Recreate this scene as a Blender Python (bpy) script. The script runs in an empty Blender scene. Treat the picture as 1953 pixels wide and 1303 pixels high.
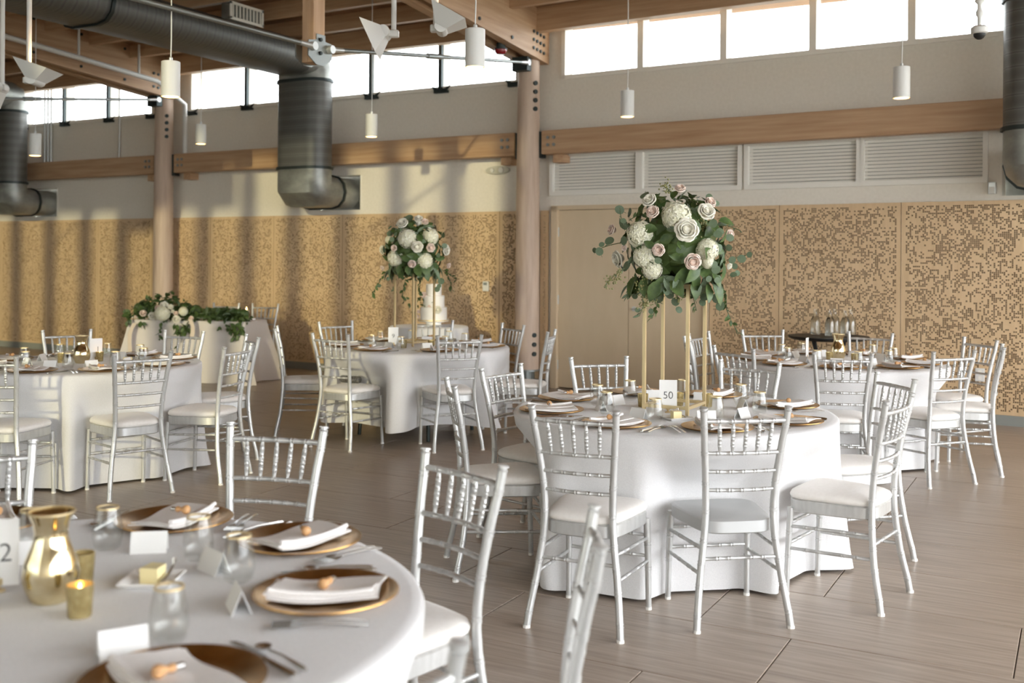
import bpy, math, random
import numpy as np
from mathutils import Matrix, Vector
rnd = random.Random(7)
PI = math.pi
scene = bpy.context.scene
COL = scene.collection

# ------------------------------------------------------------------ camera
FPX, CXP, CYP, HCAM = 2000.0, 976.5, 496.0, 1.515      # focal length / centre / horizon in 1953x1303 pixels
YAW, ROLL = math.radians(28.55), math.radians(.4)
Fv = np.array([-math.sin(YAW), math.cos(YAW), 0])
R0 = np.array([math.cos(YAW), math.sin(YAW), 0]); Zv = np.array([0, 0, 1.0])
Rv = math.cos(ROLL) * R0 + math.sin(ROLL) * Zv
Uv = math.cos(ROLL) * Zv - math.sin(ROLL) * R0
CAMP = np.array([0, 0, HCAM])
cd = bpy.data.cameras.new('camera'); cam = bpy.data.objects.new('camera', cd); COL.objects.link(cam)
cd.sensor_width = 36; cd.lens = FPX / 1953 * 36
cd.shift_y = -(651.5 - CYP) / 1953
cam.matrix_world = Matrix([[Rv[i], Uv[i], -Fv[i], CAMP[i]] for i in range(3)] + [[0, 0, 0, 1]])
cd.clip_start = .05
cd.dof.use_dof = True; cd.dof.focus_distance = 5.5; cd.dof.aperture_fstop = 2.6
scene.camera = cam

# ------------------------------------------------------------------ world, sun, exposure
w = bpy.data.worlds.new('world'); scene.world = w; w.use_nodes = True
bg = w.node_tree.nodes['Background']; bg.inputs[0].default_value = (.93, .965, 1, 1); bg.inputs[1].default_value = 5.0
sl = bpy.data.lights.new('sun', 'SUN'); sl.energy = 2.3; sl.angle = math.radians(.9); sl.color = (1, .90, .58)
sun = bpy.data.objects.new('sun_offscreen', sl); COL.objects.link(sun)
SUND = Vector((-.26, .97, -.135)).normalized()
sun.rotation_euler = SUND.to_track_quat('-Z', 'Y').to_euler()
scene.view_settings.view_transform = 'Standard'; scene.view_settings.look = 'None'
scene.view_settings.gamma = 1; scene.view_settings.use_curve_mapping = False
scene.view_settings.exposure = 1.05

# ------------------------------------------------------------------ pixel -> place helpers
def ray(px, py): return Fv + Rv * (px - CXP) / FPX + Uv * (CYP - py) / FPX
def onz(px, py, z):
    d = ray(px, py); return CAMP + d * ((z - HCAM) / d[2])
def onx(px, py, x):
    d = ray(px, py); return CAMP + d * (x / d[0])
def ony(px, py, y):
    d = ray(px, py); return CAMP + d * (y / d[1])
def atd(px, py, dist): return CAMP + ray(px, py) * dist
KB, KC, WX, WY = -.024, -.07, -5.7, 11.2                # the back wall bends a little at the second column
def wall_y(x): return WY + (KB if x < WX else KC) * (x - WX)
def onwall(px, py, off=0.):
    d = ray(px, py)
    for k in (KB, KC):
        t = (WY - off - k * WX) / (d[1] - k * d[0]); p = CAMP + d * t
        if (p[0] < WX) == (k == KB): return p
    return p

# ------------------------------------------------------------------ materials
MATS = {}
def mat(name, col, rough=.5, metal=0., spec=.5, trans=0., ior=1.45, emit=None, emit_s=0., build=None, coat=0., sheen=0.):
    m = bpy.data.materials.new(name); m.use_nodes = True
    nt = m.node_tree; b = nt.nodes['Principled BSDF']
    b.inputs['Base Color'].default_value = (*col, 1); b.inputs['Roughness'].default_value = rough
    b.inputs['Metallic'].default_value = metal; b.inputs['Specular IOR Level'].default_value = spec
    b.inputs['Transmission Weight'].default_value = trans; b.inputs['IOR'].default_value = ior
    b.inputs['Coat Weight'].default_value = coat; b.inputs['Sheen Weight'].default_value = sheen
    if emit: b.inputs['Emission Color'].default_value = (*emit, 1); b.inputs['Emission Strength'].default_value = emit_s
    if build: build(nt, b)
    MATS[name] = m; return m
def N(nt, t, **kw):
    n = nt.nodes.new(t)
    for k, v in kw.items():
        if k in n.inputs: n.inputs[k].default_value = v
        else: setattr(n, k, v)
    return n
def coords(nt, scale=(1, 1, 1), src='Object'):
    tc = N(nt, 'ShaderNodeTexCoord'); mp = N(nt, 'ShaderNodeMapping'); mp.inputs['Scale'].default_value = scale
    nt.links.new(tc.outputs[src], mp.inputs['Vector']); return mp.outputs['Vector']
def ramp(nt, fac, stops):
    r = N(nt, 'ShaderNodeValToRGB'); e = r.color_ramp.elements
    while len(e) < len(stops): e.new(.5)
    for i, (p, c) in enumerate(stops): e[i].position = p; e[i].color = (*c, 1)
    nt.links.new(fac, r.inputs['Fac']); return r.outputs['Color']
def noise_col(scale, stops, detail=4., bump=0., bscale=None, rough_n=.55):
    def f(nt, b):
        n = N(nt, 'ShaderNodeTexNoise', Scale=1., Detail=detail, Roughness=rough_n)
        nt.links.new(coords(nt, scale), n.inputs['Vector'])
        nt.links.new(ramp(nt, n.outputs['Fac'], stops), b.inputs['Base Color'])
        if bump:
            n2 = n
            if bscale:
                n2 = N(nt, 'ShaderNodeTexNoise', Scale=1., Detail=3.); nt.links.new(coords(nt, bscale), n2.inputs['Vector'])
            bp = N(nt, 'ShaderNodeBump', Strength=bump, Distance=.01)
            nt.links.new(n2.outputs['Fac'], bp.inputs['Height']); nt.links.new(bp.outputs['Normal'], b.inputs['Normal'])
    return f
def wood(scale, dark, light, bump=.1):
    return noise_col(scale, [(.25, dark), (.5, tuple((a + c) / 2 for a, c in zip(dark, light))), (.78, light)], 6, bump)

mat('plaster', (.76, .71, .63), .9, build=noise_col((30, 30, 30), [(.3, (.77, .72, .635)), (.7, (.82, .77, .685))], 3, .08, (200, 200, 200)))
mat('white_trim', (.85, .825, .76), .6)
mat('beige_plastic', (.56, .54, .46), .5)
mat('glulam', (.55, .36, .22), .55, build=wood((1.2, 18, 22), (.40, .235, .125), (.60, .40, .245)))
mat('glulam_y', (.55, .36, .22), .55, build=wood((18, 1.2, 22), (.40, .235, .125), (.62, .41, .25)))
mat('glulam_z', (.55, .36, .22), .55, build=wood((22, 22, 1.0), (.50, .30, .17), (.66, .45, .28)))
mat('deck', (.34, .19, .10), .65, build=wood((1.0, 9, 9), (.24, .13, .07), (.38, .22, .12)))
mat('log', (.60, .47, .37), .6, build=wood((14, 14, 1.6), (.48, .35, .26), (.68, .54, .43)))
mat('steel_dark', (.045, .055, .055), .45, .7)
mat('steel_grey', (.30, .32, .31), .42, .8)
mat('steel_light', (.62, .63, .62), .35, .6)
mat('galv', (.34, .35, .33), .48, .7, build=noise_col((3, 3, 5), [(.3, (.22, .225, .21)), (.7, (.46, .47, .44))], 4))
def spiral(nt, b):
    v = coords(nt, (1, 1, 1)); wv = N(nt, 'ShaderNodeTexWave', Scale=2.6, Distortion=.6, Detail=1.)
    wv.bands_direction = 'Z'; wv.inputs['Detail Scale'].default_value = .4
    nt.links.new(v, wv.inputs['Vector'])
    nt.links.new(ramp(nt, wv.outputs['Fac'], [(0, (.145, .145, .135)), (.8, (.165, .165, .155)), (.97, (.21, .21, .2)), (1, (.12, .12, .115))]), b.inputs['Base Color'])
    bp = N(nt, 'ShaderNodeBump', Strength=.12, Distance=.01); nt.links.new(wv.outputs['Fac'], bp.inputs['Height']); nt.links.new(bp.outputs['Normal'], b.inputs['Normal'])
mat('duct_spiral', (.2, .2, .19), .5, .6, build=spiral)
def spiral_y(nt, b):
    v = coords(nt, (1, 1, 1)); wv = N(nt, 'ShaderNodeTexWave', Scale=2.6, Distortion=.6, Detail=1.); wv.bands_direction = 'Y'
    nt.links.new(v, wv.inputs['Vector'])
    nt.links.new(ramp(nt, wv.outputs['Fac'], [(0, (.14, .14, .13)), (.8, (.16, .16, .15)), (1, (.12, .12, .115))]), b.inputs['Base Color'])
mat('duct_spiral_y', (.2, .2, .19), .5, .6, build=spiral_y)
mat('black', (.012, .012, .012), .5)
mat('lamp_white', (.74, .735, .71), .45)
mat('lamp_glow', (1, .8, .5), .5, emit=(1, .58, .22), emit_s=3.2)
mat('flame', (1, .7, .3), .5, emit=(1, .62, .2), emit_s=9.)
mat('red_glass', (.30, .01, .015), .15, coat=.5)
mat('perf_ply', (.65, .465, .275), .42, build=noise_col((14, 3, 2), [(.3, (.60, .42, .24)), (.7, (.70, .51, .31))], 5))
mat('felt', (.105, .062, .03), .95)
mat('ply_edge', (.52, .36, .2), .5)
mat('door_paint', (.66, .53, .36), .45, build=noise_col((6, 6, 2), [(.3, (.645, .515, .345)), (.7, (.685, .55, .38))], 3))
mat('base_grey', (.26, .27, .25), .5)
def tile(nt, b):
    oi = N(nt, 'ShaderNodeObjectInfo'); tc = N(nt, 'ShaderNodeTexCoord')
    off = N(nt, 'ShaderNodeVectorMath', operation='MULTIPLY_ADD'); cbx = N(nt, 'ShaderNodeCombineXYZ')
    nt.links.new(oi.outputs['Random'], cbx.inputs[0]); nt.links.new(oi.outputs['Random'], cbx.inputs[1])
    nt.links.new(cbx.outputs[0], off.inputs[0]); off.inputs[1].default_value = (31, 57, 0); nt.links.new(tc.outputs['Object'], off.inputs[2])
    mp = N(nt, 'ShaderNodeMapping'); mp.inputs['Scale'].default_value = (2.2, 46, 1); nt.links.new(off.outputs[0], mp.inputs['Vector'])
    n = N(nt, 'ShaderNodeTexNoise', Scale=1., Detail=6., Roughness=.62); nt.links.new(mp.outputs[0], n.inputs['Vector'])
    c = ramp(nt, n.outputs['Fac'], [(.26, (.25, .195, .15)), (.5, (.375, .305, .245)), (.72, (.48, .41, .345))])
    nt.links.new(c, b.inputs['Base Color'])
    rr = N(nt, 'ShaderNodeMapRange'); nt.links.new(n.outputs['Fac'], rr.inputs['Value']); rr.inputs['To Min'].default_value = .26; rr.inputs['To Max'].default_value = .42
    nt.links.new(rr.outputs[0], b.inputs['Roughness'])
    bp = N(nt, 'ShaderNodeBump', Strength=.08, Distance=.004); nt.links.new(n.outputs['Fac'], bp.inputs['Height']); nt.links.new(bp.outputs['Normal'], b.inputs['Normal'])
mat('floor_tile', (.3, .26, .22), .34, spec=.5, build=tile)
mat('grout', (.13, .105, .085), .8)
mat('silver', (.6, .6, .59), .34, .5, build=noise_col((40, 40, 12), [(.3, (.55, .552, .54)), (.7, (.65, .65, .638))], 3))
mat('silver_flat', (.52, .525, .52), .4, .35)
mat('cap_white', (.82, .8, .76), .5)
mat('cushion', (.80, .77, .73), .75, sheen=.2, build=noise_col((60, 60, 60), [(.3, (.78, .745, .70)), (.7, (.82, .785, .745))], 2, .05, (300, 300, 300)))
mat('linen', (.80, .79, .79), .92, sheen=.3, build=noise_col((250, 250, 250), [(.3, (.66, .65, .65)), (.7, (.74, .73, .73))], 2, .10))
mat('linen_beige', (.70, .655, .62), .92, sheen=.3, build=noise_col((250, 250, 250), [(.3, (.67, .62, .585)), (.7, (.74, .69, .655))], 2, .10))
mat('napkin', (.82, .795, .77), .9, build=noise_col((200, 200, 200), [(.3, (.80, .77, .745)), (.7, (.86, .83, .81))], 2, .08))
mat('gold', (.45, .26, .085), .27, 1., build=noise_col((18, 18, 18), [(.3, (.36, .195, .055)), (.7, (.52, .31, .11))], 3))
mat('gold_stand', (.66, .53, .31), .42, .7)
mat('gold_glass', (.83, .64, .28), .10, 1., build=noise_col((25, 25, 25), [(.3, (.72, .58, .32)), (.7, (.93, .85, .62))], 4))
mat('gold_votive', (.6, .48, .22), .25, .7, build=noise_col((60, 60, 60), [(.3, (.44, .34, .14)), (.7, (.72, .60, .32))], 3))
mat('wax', (.92, .86, .72), .5)
def clear_glass(nt, b):
    nt.nodes.remove(b); o = nt.nodes['Material Output']
    t = N(nt, 'ShaderNodeBsdfTransparent'); t.inputs[0].default_value = (.985, .99, .985, 1)
    g = N(nt, 'ShaderNodeBsdfGlossy', Roughness=.04); lw = N(nt, 'ShaderNodeLayerWeight', Blend=.15)
    mr = N(nt, 'ShaderNodeMapRange'); nt.links.new(lw.outputs['Facing'], mr.inputs['Value']); mr.inputs['To Min'].default_value = .03; mr.inputs['To Max'].default_value = .38
    mx = N(nt, 'ShaderNodeMixShader'); nt.links.new(mr.outputs[0], mx.inputs[0]); nt.links.new(t.outputs[0], mx.inputs[1]); nt.links.new(g.outputs[0], mx.inputs[2])
    nt.links.new(mx.outputs[0], o.inputs['Surface'])
mat('glass', (1, 1, 1), build=clear_glass)
mat('water_glass', (.90, .92, .92), .12, trans=1., ior=1.33)
mat('cutlery', (.66, .65, .63), .18, 1.)
mat('card', (.86, .855, .84), .7)
mat('ink', (.05, .05, .055), .6)
mat('cork', (.62, .35, .16), .5)
mat('china', (.88, .87, .85), .2)
mat('butter', (.88, .76, .42), .45)
mat('petal_white', (.84, .81, .70), .6, sheen=.2)
mat('petal_cream', (.83, .80, .62), .6, sheen=.2, build=noise_col((4, 4, 4), [(.3, (.74, .72, .50)), (.7, (.88, .86, .74))], 2))
mat('petal_blush', (.84, .68, .59), .6, sheen=.2, build=noise_col((3, 3, 3), [(.3, (.80, .58, .47)), (.65, (.87, .76, .68))], 2))
mat('leaf_dark', (.045, .085, .03), .42, build=noise_col((2, 2, 2), [(.3, (.03, .062, .018)), (.7, (.11, .165, .05))], 3))
mat('leaf_euc', (.12, .17, .115), .55, build=noise_col((15, 15, 15), [(.3, (.09, .135, .08)), (.7, (.18, .235, .14))], 3))
mat('leaf_seed', (.24, .23, .09), .6)
mat('stem', (.10, .12, .05), .6)
mat('icing', (.86, .83, .79), .55)
mat('ribbon', (.80, .68, .58), .6)
mat('clutch', (.13, .125, .115), .35, .3, build=noise_col((80, 80, 80), [(.35, (.05, .048, .044)), (.7, (.26, .25, .23))], 3))
mat('outside', (.30, .31, .28), .9)
def pane(nt, b):
    nt.nodes.remove(b); o = nt.nodes['Material Output']
    t = N(nt, 'ShaderNodeBsdfTransparent'); t.inputs[0].default_value = (.96, .97, .97, 1)
    g = N(nt, 'ShaderNodeBsdfGlossy', Roughness=.02)
    mx = N(nt, 'ShaderNodeMixShader'); mx.inputs[0].default_value = .06; nt.links.new(t.outputs[0], mx.inputs[1]); nt.links.new(g.outputs[0], mx.inputs[2])
    nt.links.new(mx.outputs[0], o.inputs['Surface'])
mat('pane', (1, 1, 1), build=pane)
def dimming_tint(nt, b):
    pane(nt, b); [n for n in nt.nodes if n.type == 'BSDF_TRANSPARENT'][0].inputs[0].default_value = (.60, .60, .57, 1)
mat('dimming_glass', (.5, .5, .5), build=dimming_tint)  # grey tint added to dim the light through the unseen front glazing

# ------------------------------------------------------------------ mesh helpers
class MB:
    def __init__(s): s.v = []; s.f = []
    def add(s, vs, fs):
        o = len(s.v); s.v += [tuple(map(float, v)) for v in vs]; s.f += [tuple(i + o for i in f) for f in fs]; return s
    def box(s, c, size, rz=0., ch=0.):
        x, y, z = [d / 2 for d in size]; ca, sa = math.cos(rz), math.sin(rz)
        vs = [(a * x, b * y, d * z) for d in (-1, 1) for a, b in ((-1, -1), (1, -1), (1, 1), (-1, 1))]
        vs = [(c[0] + p[0] * ca - p[1] * sa, c[1] + p[0] * sa + p[1] * ca, c[2] + p[2]) for p in vs]
        return s.add(vs, [(3, 2, 1, 0), (4, 5, 6, 7), (0, 1, 5, 4), (1, 2, 6, 5), (2, 3, 7, 6), (3, 0, 4, 7)])
    def bbox(s, c, size, ch):                            # chamfered box
        x, y, z = [d / 2 for d in size]; pts = []; F = []
        ring = lambda a, b, zz: [(-a, -b + ch, zz), (-a + ch, -b, zz), (a - ch, -b, zz), (a, -b + ch, zz), (a, b - ch, zz), (a - ch, b, zz), (-a + ch, b, zz), (-a, b - ch, zz)]
        rs = [ring(x - ch, y - ch, -z), ring(x, y, -z + ch), ring(x, y, z - ch), ring(x - ch, y - ch, z)]
        vs = [(p[0] + c[0], p[1] + c[1], p[2] + c[2]) for r in rs for p in r]
        for k in range(3):
            for i in range(8): j = (i + 1) % 8; F.append((k * 8 + i, k * 8 + j, k * 8 + 8 + j, k * 8 + 8 + i))
        F += [tuple(range(7, -1, -1)), tuple(range(24, 32))]
        return s.add(vs, F)
    def tube(s, pts, rad, n=8, cap=True):
        pts = [Vector(p) for p in pts]; m = len(pts); rad = rad if hasattr(rad, '__len__') else [rad] * m
        vs = []; up = None
        for i in range(m):
            t = (pts[min(i + 1, m - 1)] - pts[max(i - 1, 0)]).normalized()
            if up is None:
                up = Vector((0, 0, 1)) if abs(t.z) < .9 else Vector((1, 0, 0))
            a = t.cross(up).normalized(); b = a.cross(t).normalized(); up = b
            vs += [pts[i] + (a * math.cos(2 * PI * k / n) + b * math.sin(2 * PI * k / n)) * rad[i] for k in range(n)]
        fs = [(i * n + k, i * n + (k + 1) % n, (i + 1) * n + (k + 1) % n, (i + 1) * n + k) for i in range(m - 1) for k in range(n)]
        if cap: fs += [tuple(range(n - 1, -1, -1)), tuple((m - 1) * n + k for k in range(n))]
        return s.add(vs, fs)
    def lathe(s, prof, n=24, c=(0, 0, 0), cap=True):
        vs = [(c[0] + r * math.cos(2 * PI * k / n), c[1] + r * math.sin(2 * PI * k / n), c[2] + z) for r, z in prof for k in range(n)]
        m = len(prof)
        fs = [(i * n + k, i * n + (k + 1) % n, (i + 1) * n + (k + 1) % n, (i + 1) * n + k) for i in range(m - 1) for k in range(n)]
        if cap: fs += [tuple(range(n - 1, -1, -1)), tuple((m - 1) * n + k for k in range(n))]
        return s.add(vs, fs)
    def prism(s, poly, axis, a, b):                      # polygon extruded along an axis; poly in the other two coordinates
        def P(u, t): return {'x': (t, u[0], u[1]), 'y': (u[0], t, u[1]), 'z': (u[0], u[1], t)}[axis]
        n = len(poly)
        return s.add([P(u, a) for u in poly] + [P(u, b) for u in poly], [tuple(range(n))] + [tuple(range(2 * n - 1, n - 1, -1))] + [(i, n + i, n + (i + 1) % n, (i + 1) % n) for i in range(n)])
    def sphere(s, c, r, n=10, m=6, sz=1.):
        prof = [(max(r * math.sin(PI * i / m), 1e-4), -r * sz * math.cos(PI * i / m)) for i in range(m + 1)]
        return s.lathe(prof, n, c)
    def mesh(s, name, material, smooth=None):
        me = bpy.data.meshes.new(name); me.from_pydata(s.v, [], s.f); me.materials.append(MATS[material]); me.update()
        if smooth is not None:
            me.polygons.foreach_set('use_smooth', [True] * len(me.polygons)); me.set_sharp_from_angle(angle=math.radians(smooth))
        return me
    def obj(s, name, material, parent=None, smooth=None, loc=None, rz=0.):
        return link(name, s.mesh(name, material, smooth), parent, loc, rz)
def link(name, me, parent=None, loc=None, rz=0.):
    o = bpy.data.objects.new(name, me); COL.objects.link(o)
    if parent is not None: o.parent = parent
    if loc is not None: o.location = [float(c) for c in loc]
    if rz: o.rotation_euler[2] = rz
    return o
def tag(o, label, cat, group=None):
    o['label'] = label; o['category'] = cat
    if group: o['group'] = group
    return o
def thing(name, label, cat, loc=(0, 0, 0), rz=0., group=None):
    return tag(link(name, None, None, loc, rz), label, cat, group)
def struct(o, label=None):
    o['kind'] = 'structure'
    if label: o['label'] = label
    return o
def copy_tree(o, parent=None):
    c = o.copy(); COL.objects.link(c); c.parent = parent
    for ch in CH.get(o.name, []): copy_tree_part(ch, c)
    return c
CH = {}
def index_children(root):
    def rec(o):
        CH[o.name] = [c for c in bpy.data.objects if c.parent == o]
        for c in CH[o.name]: rec(c)
    rec(root)
def copy_tree_part(o, parent):
    c = o.copy(); COL.objects.link(c); c.parent = parent
    for ch in CH.get(o.name, []): copy_tree_part(ch, c)

# ================================================================== the room
AB, AC = math.atan(KB), math.atan(KC)
ROOF = lambda y: 4.43 + .085 * (10.9 - y)               # underside of the roof deck
COLX = {1: -11.86, 2: -5.74, 3: .42}

ground = struct(MB().box((-6, 0, -.35), (160, 160, .3)).obj('ground', 'outside'), 'paved ground outside the hall')
floor = struct(MB().box((-7, 3.6, -.06), (25, 16.5, .1)).obj('floor', 'grout'), 'grey wood-look tile floor')
# 1.2 x 0.6 m tiles, rows staggered by a third
TW, TH, GAP = 1.207, .604, .005
tme = MB().bbox((0, 0, -.009), (TW - GAP, TH - GAP, .018), .0015).mesh('floor_tile', 'floor_tile')
for r in range(-5, 13):
    y0 = 3.64 + r * TH; xo = -1.02 if r % 2 == 0 else -1.42
    for k in range(-14, 4):
        cx, cy = xo + TW * (k + .5), y0 + TH / 2
        d = np.array([cx, cy, 0]) - CAMP; dep = d @ Fv
        if dep < 1.6: continue
        u = CXP + FPX * (d @ Rv) / dep
        if -250 < u < 3600 and cy < 11.4 and cx > -17: link('tile', tme, floor, (cx, cy, 0))

def frame(ang): return (WX, WY, 0), ang
def lx(X): return (X - WX) * 1.0006 if X < WX else (X - WX) * 1.00245
ZS = 3.655                                               # sill of the high windows
# ---- back wall, left part (bays one and two)
holesB = [(-9.31, -8.41), (-15.5, -14.6)]
m = MB(); T = .24
m.box((-6.65, T / 2, 1.085), (13.3, T, 2.17)).box((-6.65, T / 2, 3.145), (13.3, T, 1.03))
xs = [-13.3] + sorted([lx(v) for h in holesB for v in h]) + [0]
for a, b in zip(xs[0::2], xs[1::2]): m.box(((a + b) / 2, T / 2, 2.4), (b - a, T, .46))
wallL = struct(m.obj('wall_back', 'plaster', loc=(WX, WY, 0), rz=AB), 'pale plastered back wall behind the gold-lit panels')
for a, b in holesB:
    a, b = lx(a), lx(b)
    MB().box(((a + b) / 2, T + .06, 2.4), (b - a + .1, .05, .56)).obj('vent_recess', 'galv', wallL)
    k = MB(); k.box((b - .006, .1, 2.4), (.012, .22, .46)).obj('recess_liner', 'white_trim', wallL)
# ---- back wall, right part (bay three): louvres and double door
louv = [(-5.53, -4.44), (-4.36, -3.24), (-3.13, -2.0), (-1.93, -.83)]
m = MB(); E_ = 9.9; d0, d1 = lx(-5.5), lx(-3.58)
m.box(((0 + d0) / 2, T / 2, 1.075), (d0, T, 2.15)).box(((d1 + E_) / 2, T / 2, 1.075), (E_ - d1, T, 2.15))
h0, h1 = lx(-.67), lx(.23)
m.box((h0 / 2, T / 2, 2.235), (h0, T, .17)).box(((h1 + E_) / 2, T / 2, 2.235), (E_ - h1, T, .17)).box((E_ / 2, T / 2, 3.2025), (E_, T, .905))
xs = [0] + [lx(v) for l in louv for v in l] + [h0, h1] + [E_]
for a, b in zip(xs[0::2], xs[1::2]): m.box(((a + b) / 2, T / 2, 2.535), (b - a, T, .43))
wallR = struct(m.obj('wall_back_right', 'plaster', loc=(WX, WY, 0), rz=AC), 'pale plastered back wall above the double door')
MB().box(((h0 + h1) / 2, T + .06, 2.45), (h1 - h0 + .1, .05, .7)).obj('vent_recess', 'galv', wallR)
for a, b in louv:
    a, b = lx(a), lx(b); c = (a + b) / 2; wd = b - a
    fr = MB()
    for zz in (2.32 - .03, 2.75 + .0): fr.box((c, -.012, zz + .015), (wd + .08, .05, .05))
    for xx in (a - .02, b + .02): fr.box((xx, -.012, 2.535), (.045, .052, .46))
    lo = fr.obj('louvre_frame', 'white_trim', wallR)
    sm = MB().prism([(.006, -.015), (.012, -.017), (.026, .013), (.020, .015)], 'x', -wd / 2, wd / 2).mesh('slat', 'white_trim')
    for k in range(12): link('slat', sm, lo, (c, 0, 2.335 + k * .0355))
    MB().box((c, .14, 2.535), (wd, .02, .43)).obj('louvre_backing', 'steel_grey', wallR)
# ---- perforated plywood panels and skirting
PITCH = .0172; SHEETS = {}
def perf_sheet(wd, seed):
    # plywood sheet 18 mm thick with square holes cut on a 17 mm grid, left out at random; x and z run over the face, the face looks to -y
    r = np.random.RandomState(seed); H = 2.015; nx, nz = int((wd - .07) / PITCH), int((H - .055) / PITCH)
    gx, gz = nx // 3 + 3, nz // 3 + 3; g = r.uniform(.2, .8, (gx, gz))
    fx, fz = np.arange(nx) / 3., np.arange(nz) / 3.; ix, iz = fx.astype(int), fz.astype(int); tx, tz = (fx - ix)[:, None], (fz - iz)[None, :]
    low = g[ix][:, iz] * (1 - tx) * (1 - tz) + g[ix + 1][:, iz] * tx * (1 - tz) + g[ix][:, iz + 1] * (1 - tx) * tz + g[ix + 1][:, iz + 1] * tx * tz
    hole = r.uniform(0, 1, (nx, nz)) < 1.1 * low - .13
    x0, z0 = -nx * PITCH / 2, (H - nz * PITCH) / 2 - .0075; xa, za, zb = -wd / 2, -.0075, H - .0075; yf, yb = -.015, .003; m = MB()
    def q(u0, u1, v0, v1): m.add([(u0, yf, v0), (u1, yf, v0), (u1, yf, v1), (u0, yf, v1)], [(0, 1, 2, 3)])
    x1, z1 = x0 + nx * PITCH, z0 + nz * PITCH
    q(xa, x0, za, zb); q(x1, -xa, za, zb); q(x0, x1, za, z0); q(x0, x1, z1, zb)
    k = .12 * PITCH
    for j in range(nz):
        v = z0 + j * PITCH; i = 0
        while i < nx:
            if not hole[i, j]:
                e = i
                while e < nx and not hole[e, j]: e += 1
                q(x0 + i * PITCH, x0 + e * PITCH, v, v + PITCH); i = e; continue
            u = x0 + i * PITCH; U, V = u + PITCH, v + PITCH; a, b, c, d = u + k, U - k, v + k, V - k
            m.add([(u, yf, v), (U, yf, v), (U, yf, V), (u, yf, V), (a, yf, c), (b, yf, c), (b, yf, d), (a, yf, d), (a, yb, c), (b, yb, c), (b, yb, d), (a, yb, d)],
                  [(0, 1, 5, 4), (1, 2, 6, 5), (2, 3, 7, 6), (3, 0, 4, 7), (4, 5, 9, 8), (5, 6, 10, 9), (6, 7, 11, 10), (7, 4, 8, 11)])
            i += 1
    e = [(xa, za), (-xa, za), (-xa, zb), (xa, zb)]
    m.add([(x, y, z) for y in (yf, yb) for x, z in e], [(1, 0, 4, 5), (2, 1, 5, 6), (3, 2, 6, 7), (0, 3, 7, 4)])
    return m.mesh('panel', 'perf_ply'), MB().box((0, .0085, H / 2 - .0075), (wd - .004, .011, H - .004)).mesh('felt_backing', 'felt')
def panels(parent, edges):
    for i, (a, b) in enumerate(zip(edges[:-1], edges[1:])):
        if b - a < .05: continue
        key = (round(b - a - .006, 3), i % 2)
        if key not in SHEETS: SHEETS[key] = perf_sheet(key[0], len(SHEETS) + 4)
        o = link('panel', SHEETS[key][0], parent, ((a + b) / 2, -.016, .10)); link('felt_backing', SHEETS[key][1], o)
eB = [lx(-6.26 - 1.22 * k) for k in range(10, -1, -1)] + [-.006]
panels(wallL, eB)
panels(wallR, [.006, lx(-5.58)])
panels(wallR, [lx(-3.55), lx(-2.785), lx(-1.566), lx(-.347), lx(.87), lx(2.09), lx(3.3)])
struct(MB().box((-6.66, -.02, .048), (13.27, .04, .096)).obj('baseboard_back', 'base_grey', loc=(WX, WY, 0), rz=AB))
k = MB(); k.box((lx(-5.58) / 2 + .003, -.02, .048), (lx(-5.58) - .006, .04, .096)); k.box(((lx(-3.55) + 9.8) / 2, -.02, .048), (9.8 - lx(-3.55), .04, .096))
struct(k.obj('baseboard_back_right', 'base_grey', loc=(WX, WY, 0), rz=AC))
# ---- double door
door = link('door_1', None, None, (WX, WY, 0), AC); struct(door, 'cream painted double door below the white louvres')
k = MB(); o0, o1 = lx(-5.535), lx(-3.56); a0, a1 = lx(-5.455), lx(-3.62)
k.box(((o0 + a0) / 2, .03, 1.075), (a0 - o0, .15, 2.15)).box(((o1 + a1) / 2, .03, 1.075), (o1 - a1, .15, 2.15)).box(((o0 + o1) / 2, .03, 2.135), (o1 - o0, .15, .05))
k.obj('door_frame', 'door_paint', door)
mid = lx(-4.535)
MB().box(((o0 + o1) / 2, .12, 1.06), (o1 - o0, .03, 2.13)).obj('door_light_block', 'door_paint', door)  # sheet added behind the leaves to block light leaking round the door
for a, b, nm in ((a0, mid, 0), (mid, a1, 1)):
    lf = MB().box(((a + b) / 2, .02, 1.06), (b - a - .008, .045, 2.09)).obj('door_leaf', 'door_paint', door)
    hx = a + .012 if nm == 0 else b - .012
    for hz in (.28, 1.05, 1.85): MB().tube([(hx - (.014 if nm == 0 else -.014), -.008, hz - .055), (hx - (.014 if nm == 0 else -.014), -.008, hz + .055)], .011, 8).obj('hinge', 'steel_light', lf, 40)
    hx = b - .07 if nm == 0 else a + .07
    if nm == 1:
        h = MB(); h.tube([(hx, .0, .97), (hx, -.012, .97)], .028, 14); h.tube([(hx, -.01, .97), (hx, -.06, .97), (hx + .11, -.06, .97)], .009, 8); h.obj('door_handle', 'steel_light', lf, 40)
        MB().box((mid + .1, .02 - .03, .055), (.2, .012, .06)).obj('kick_strip', 'black', lf)

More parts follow.
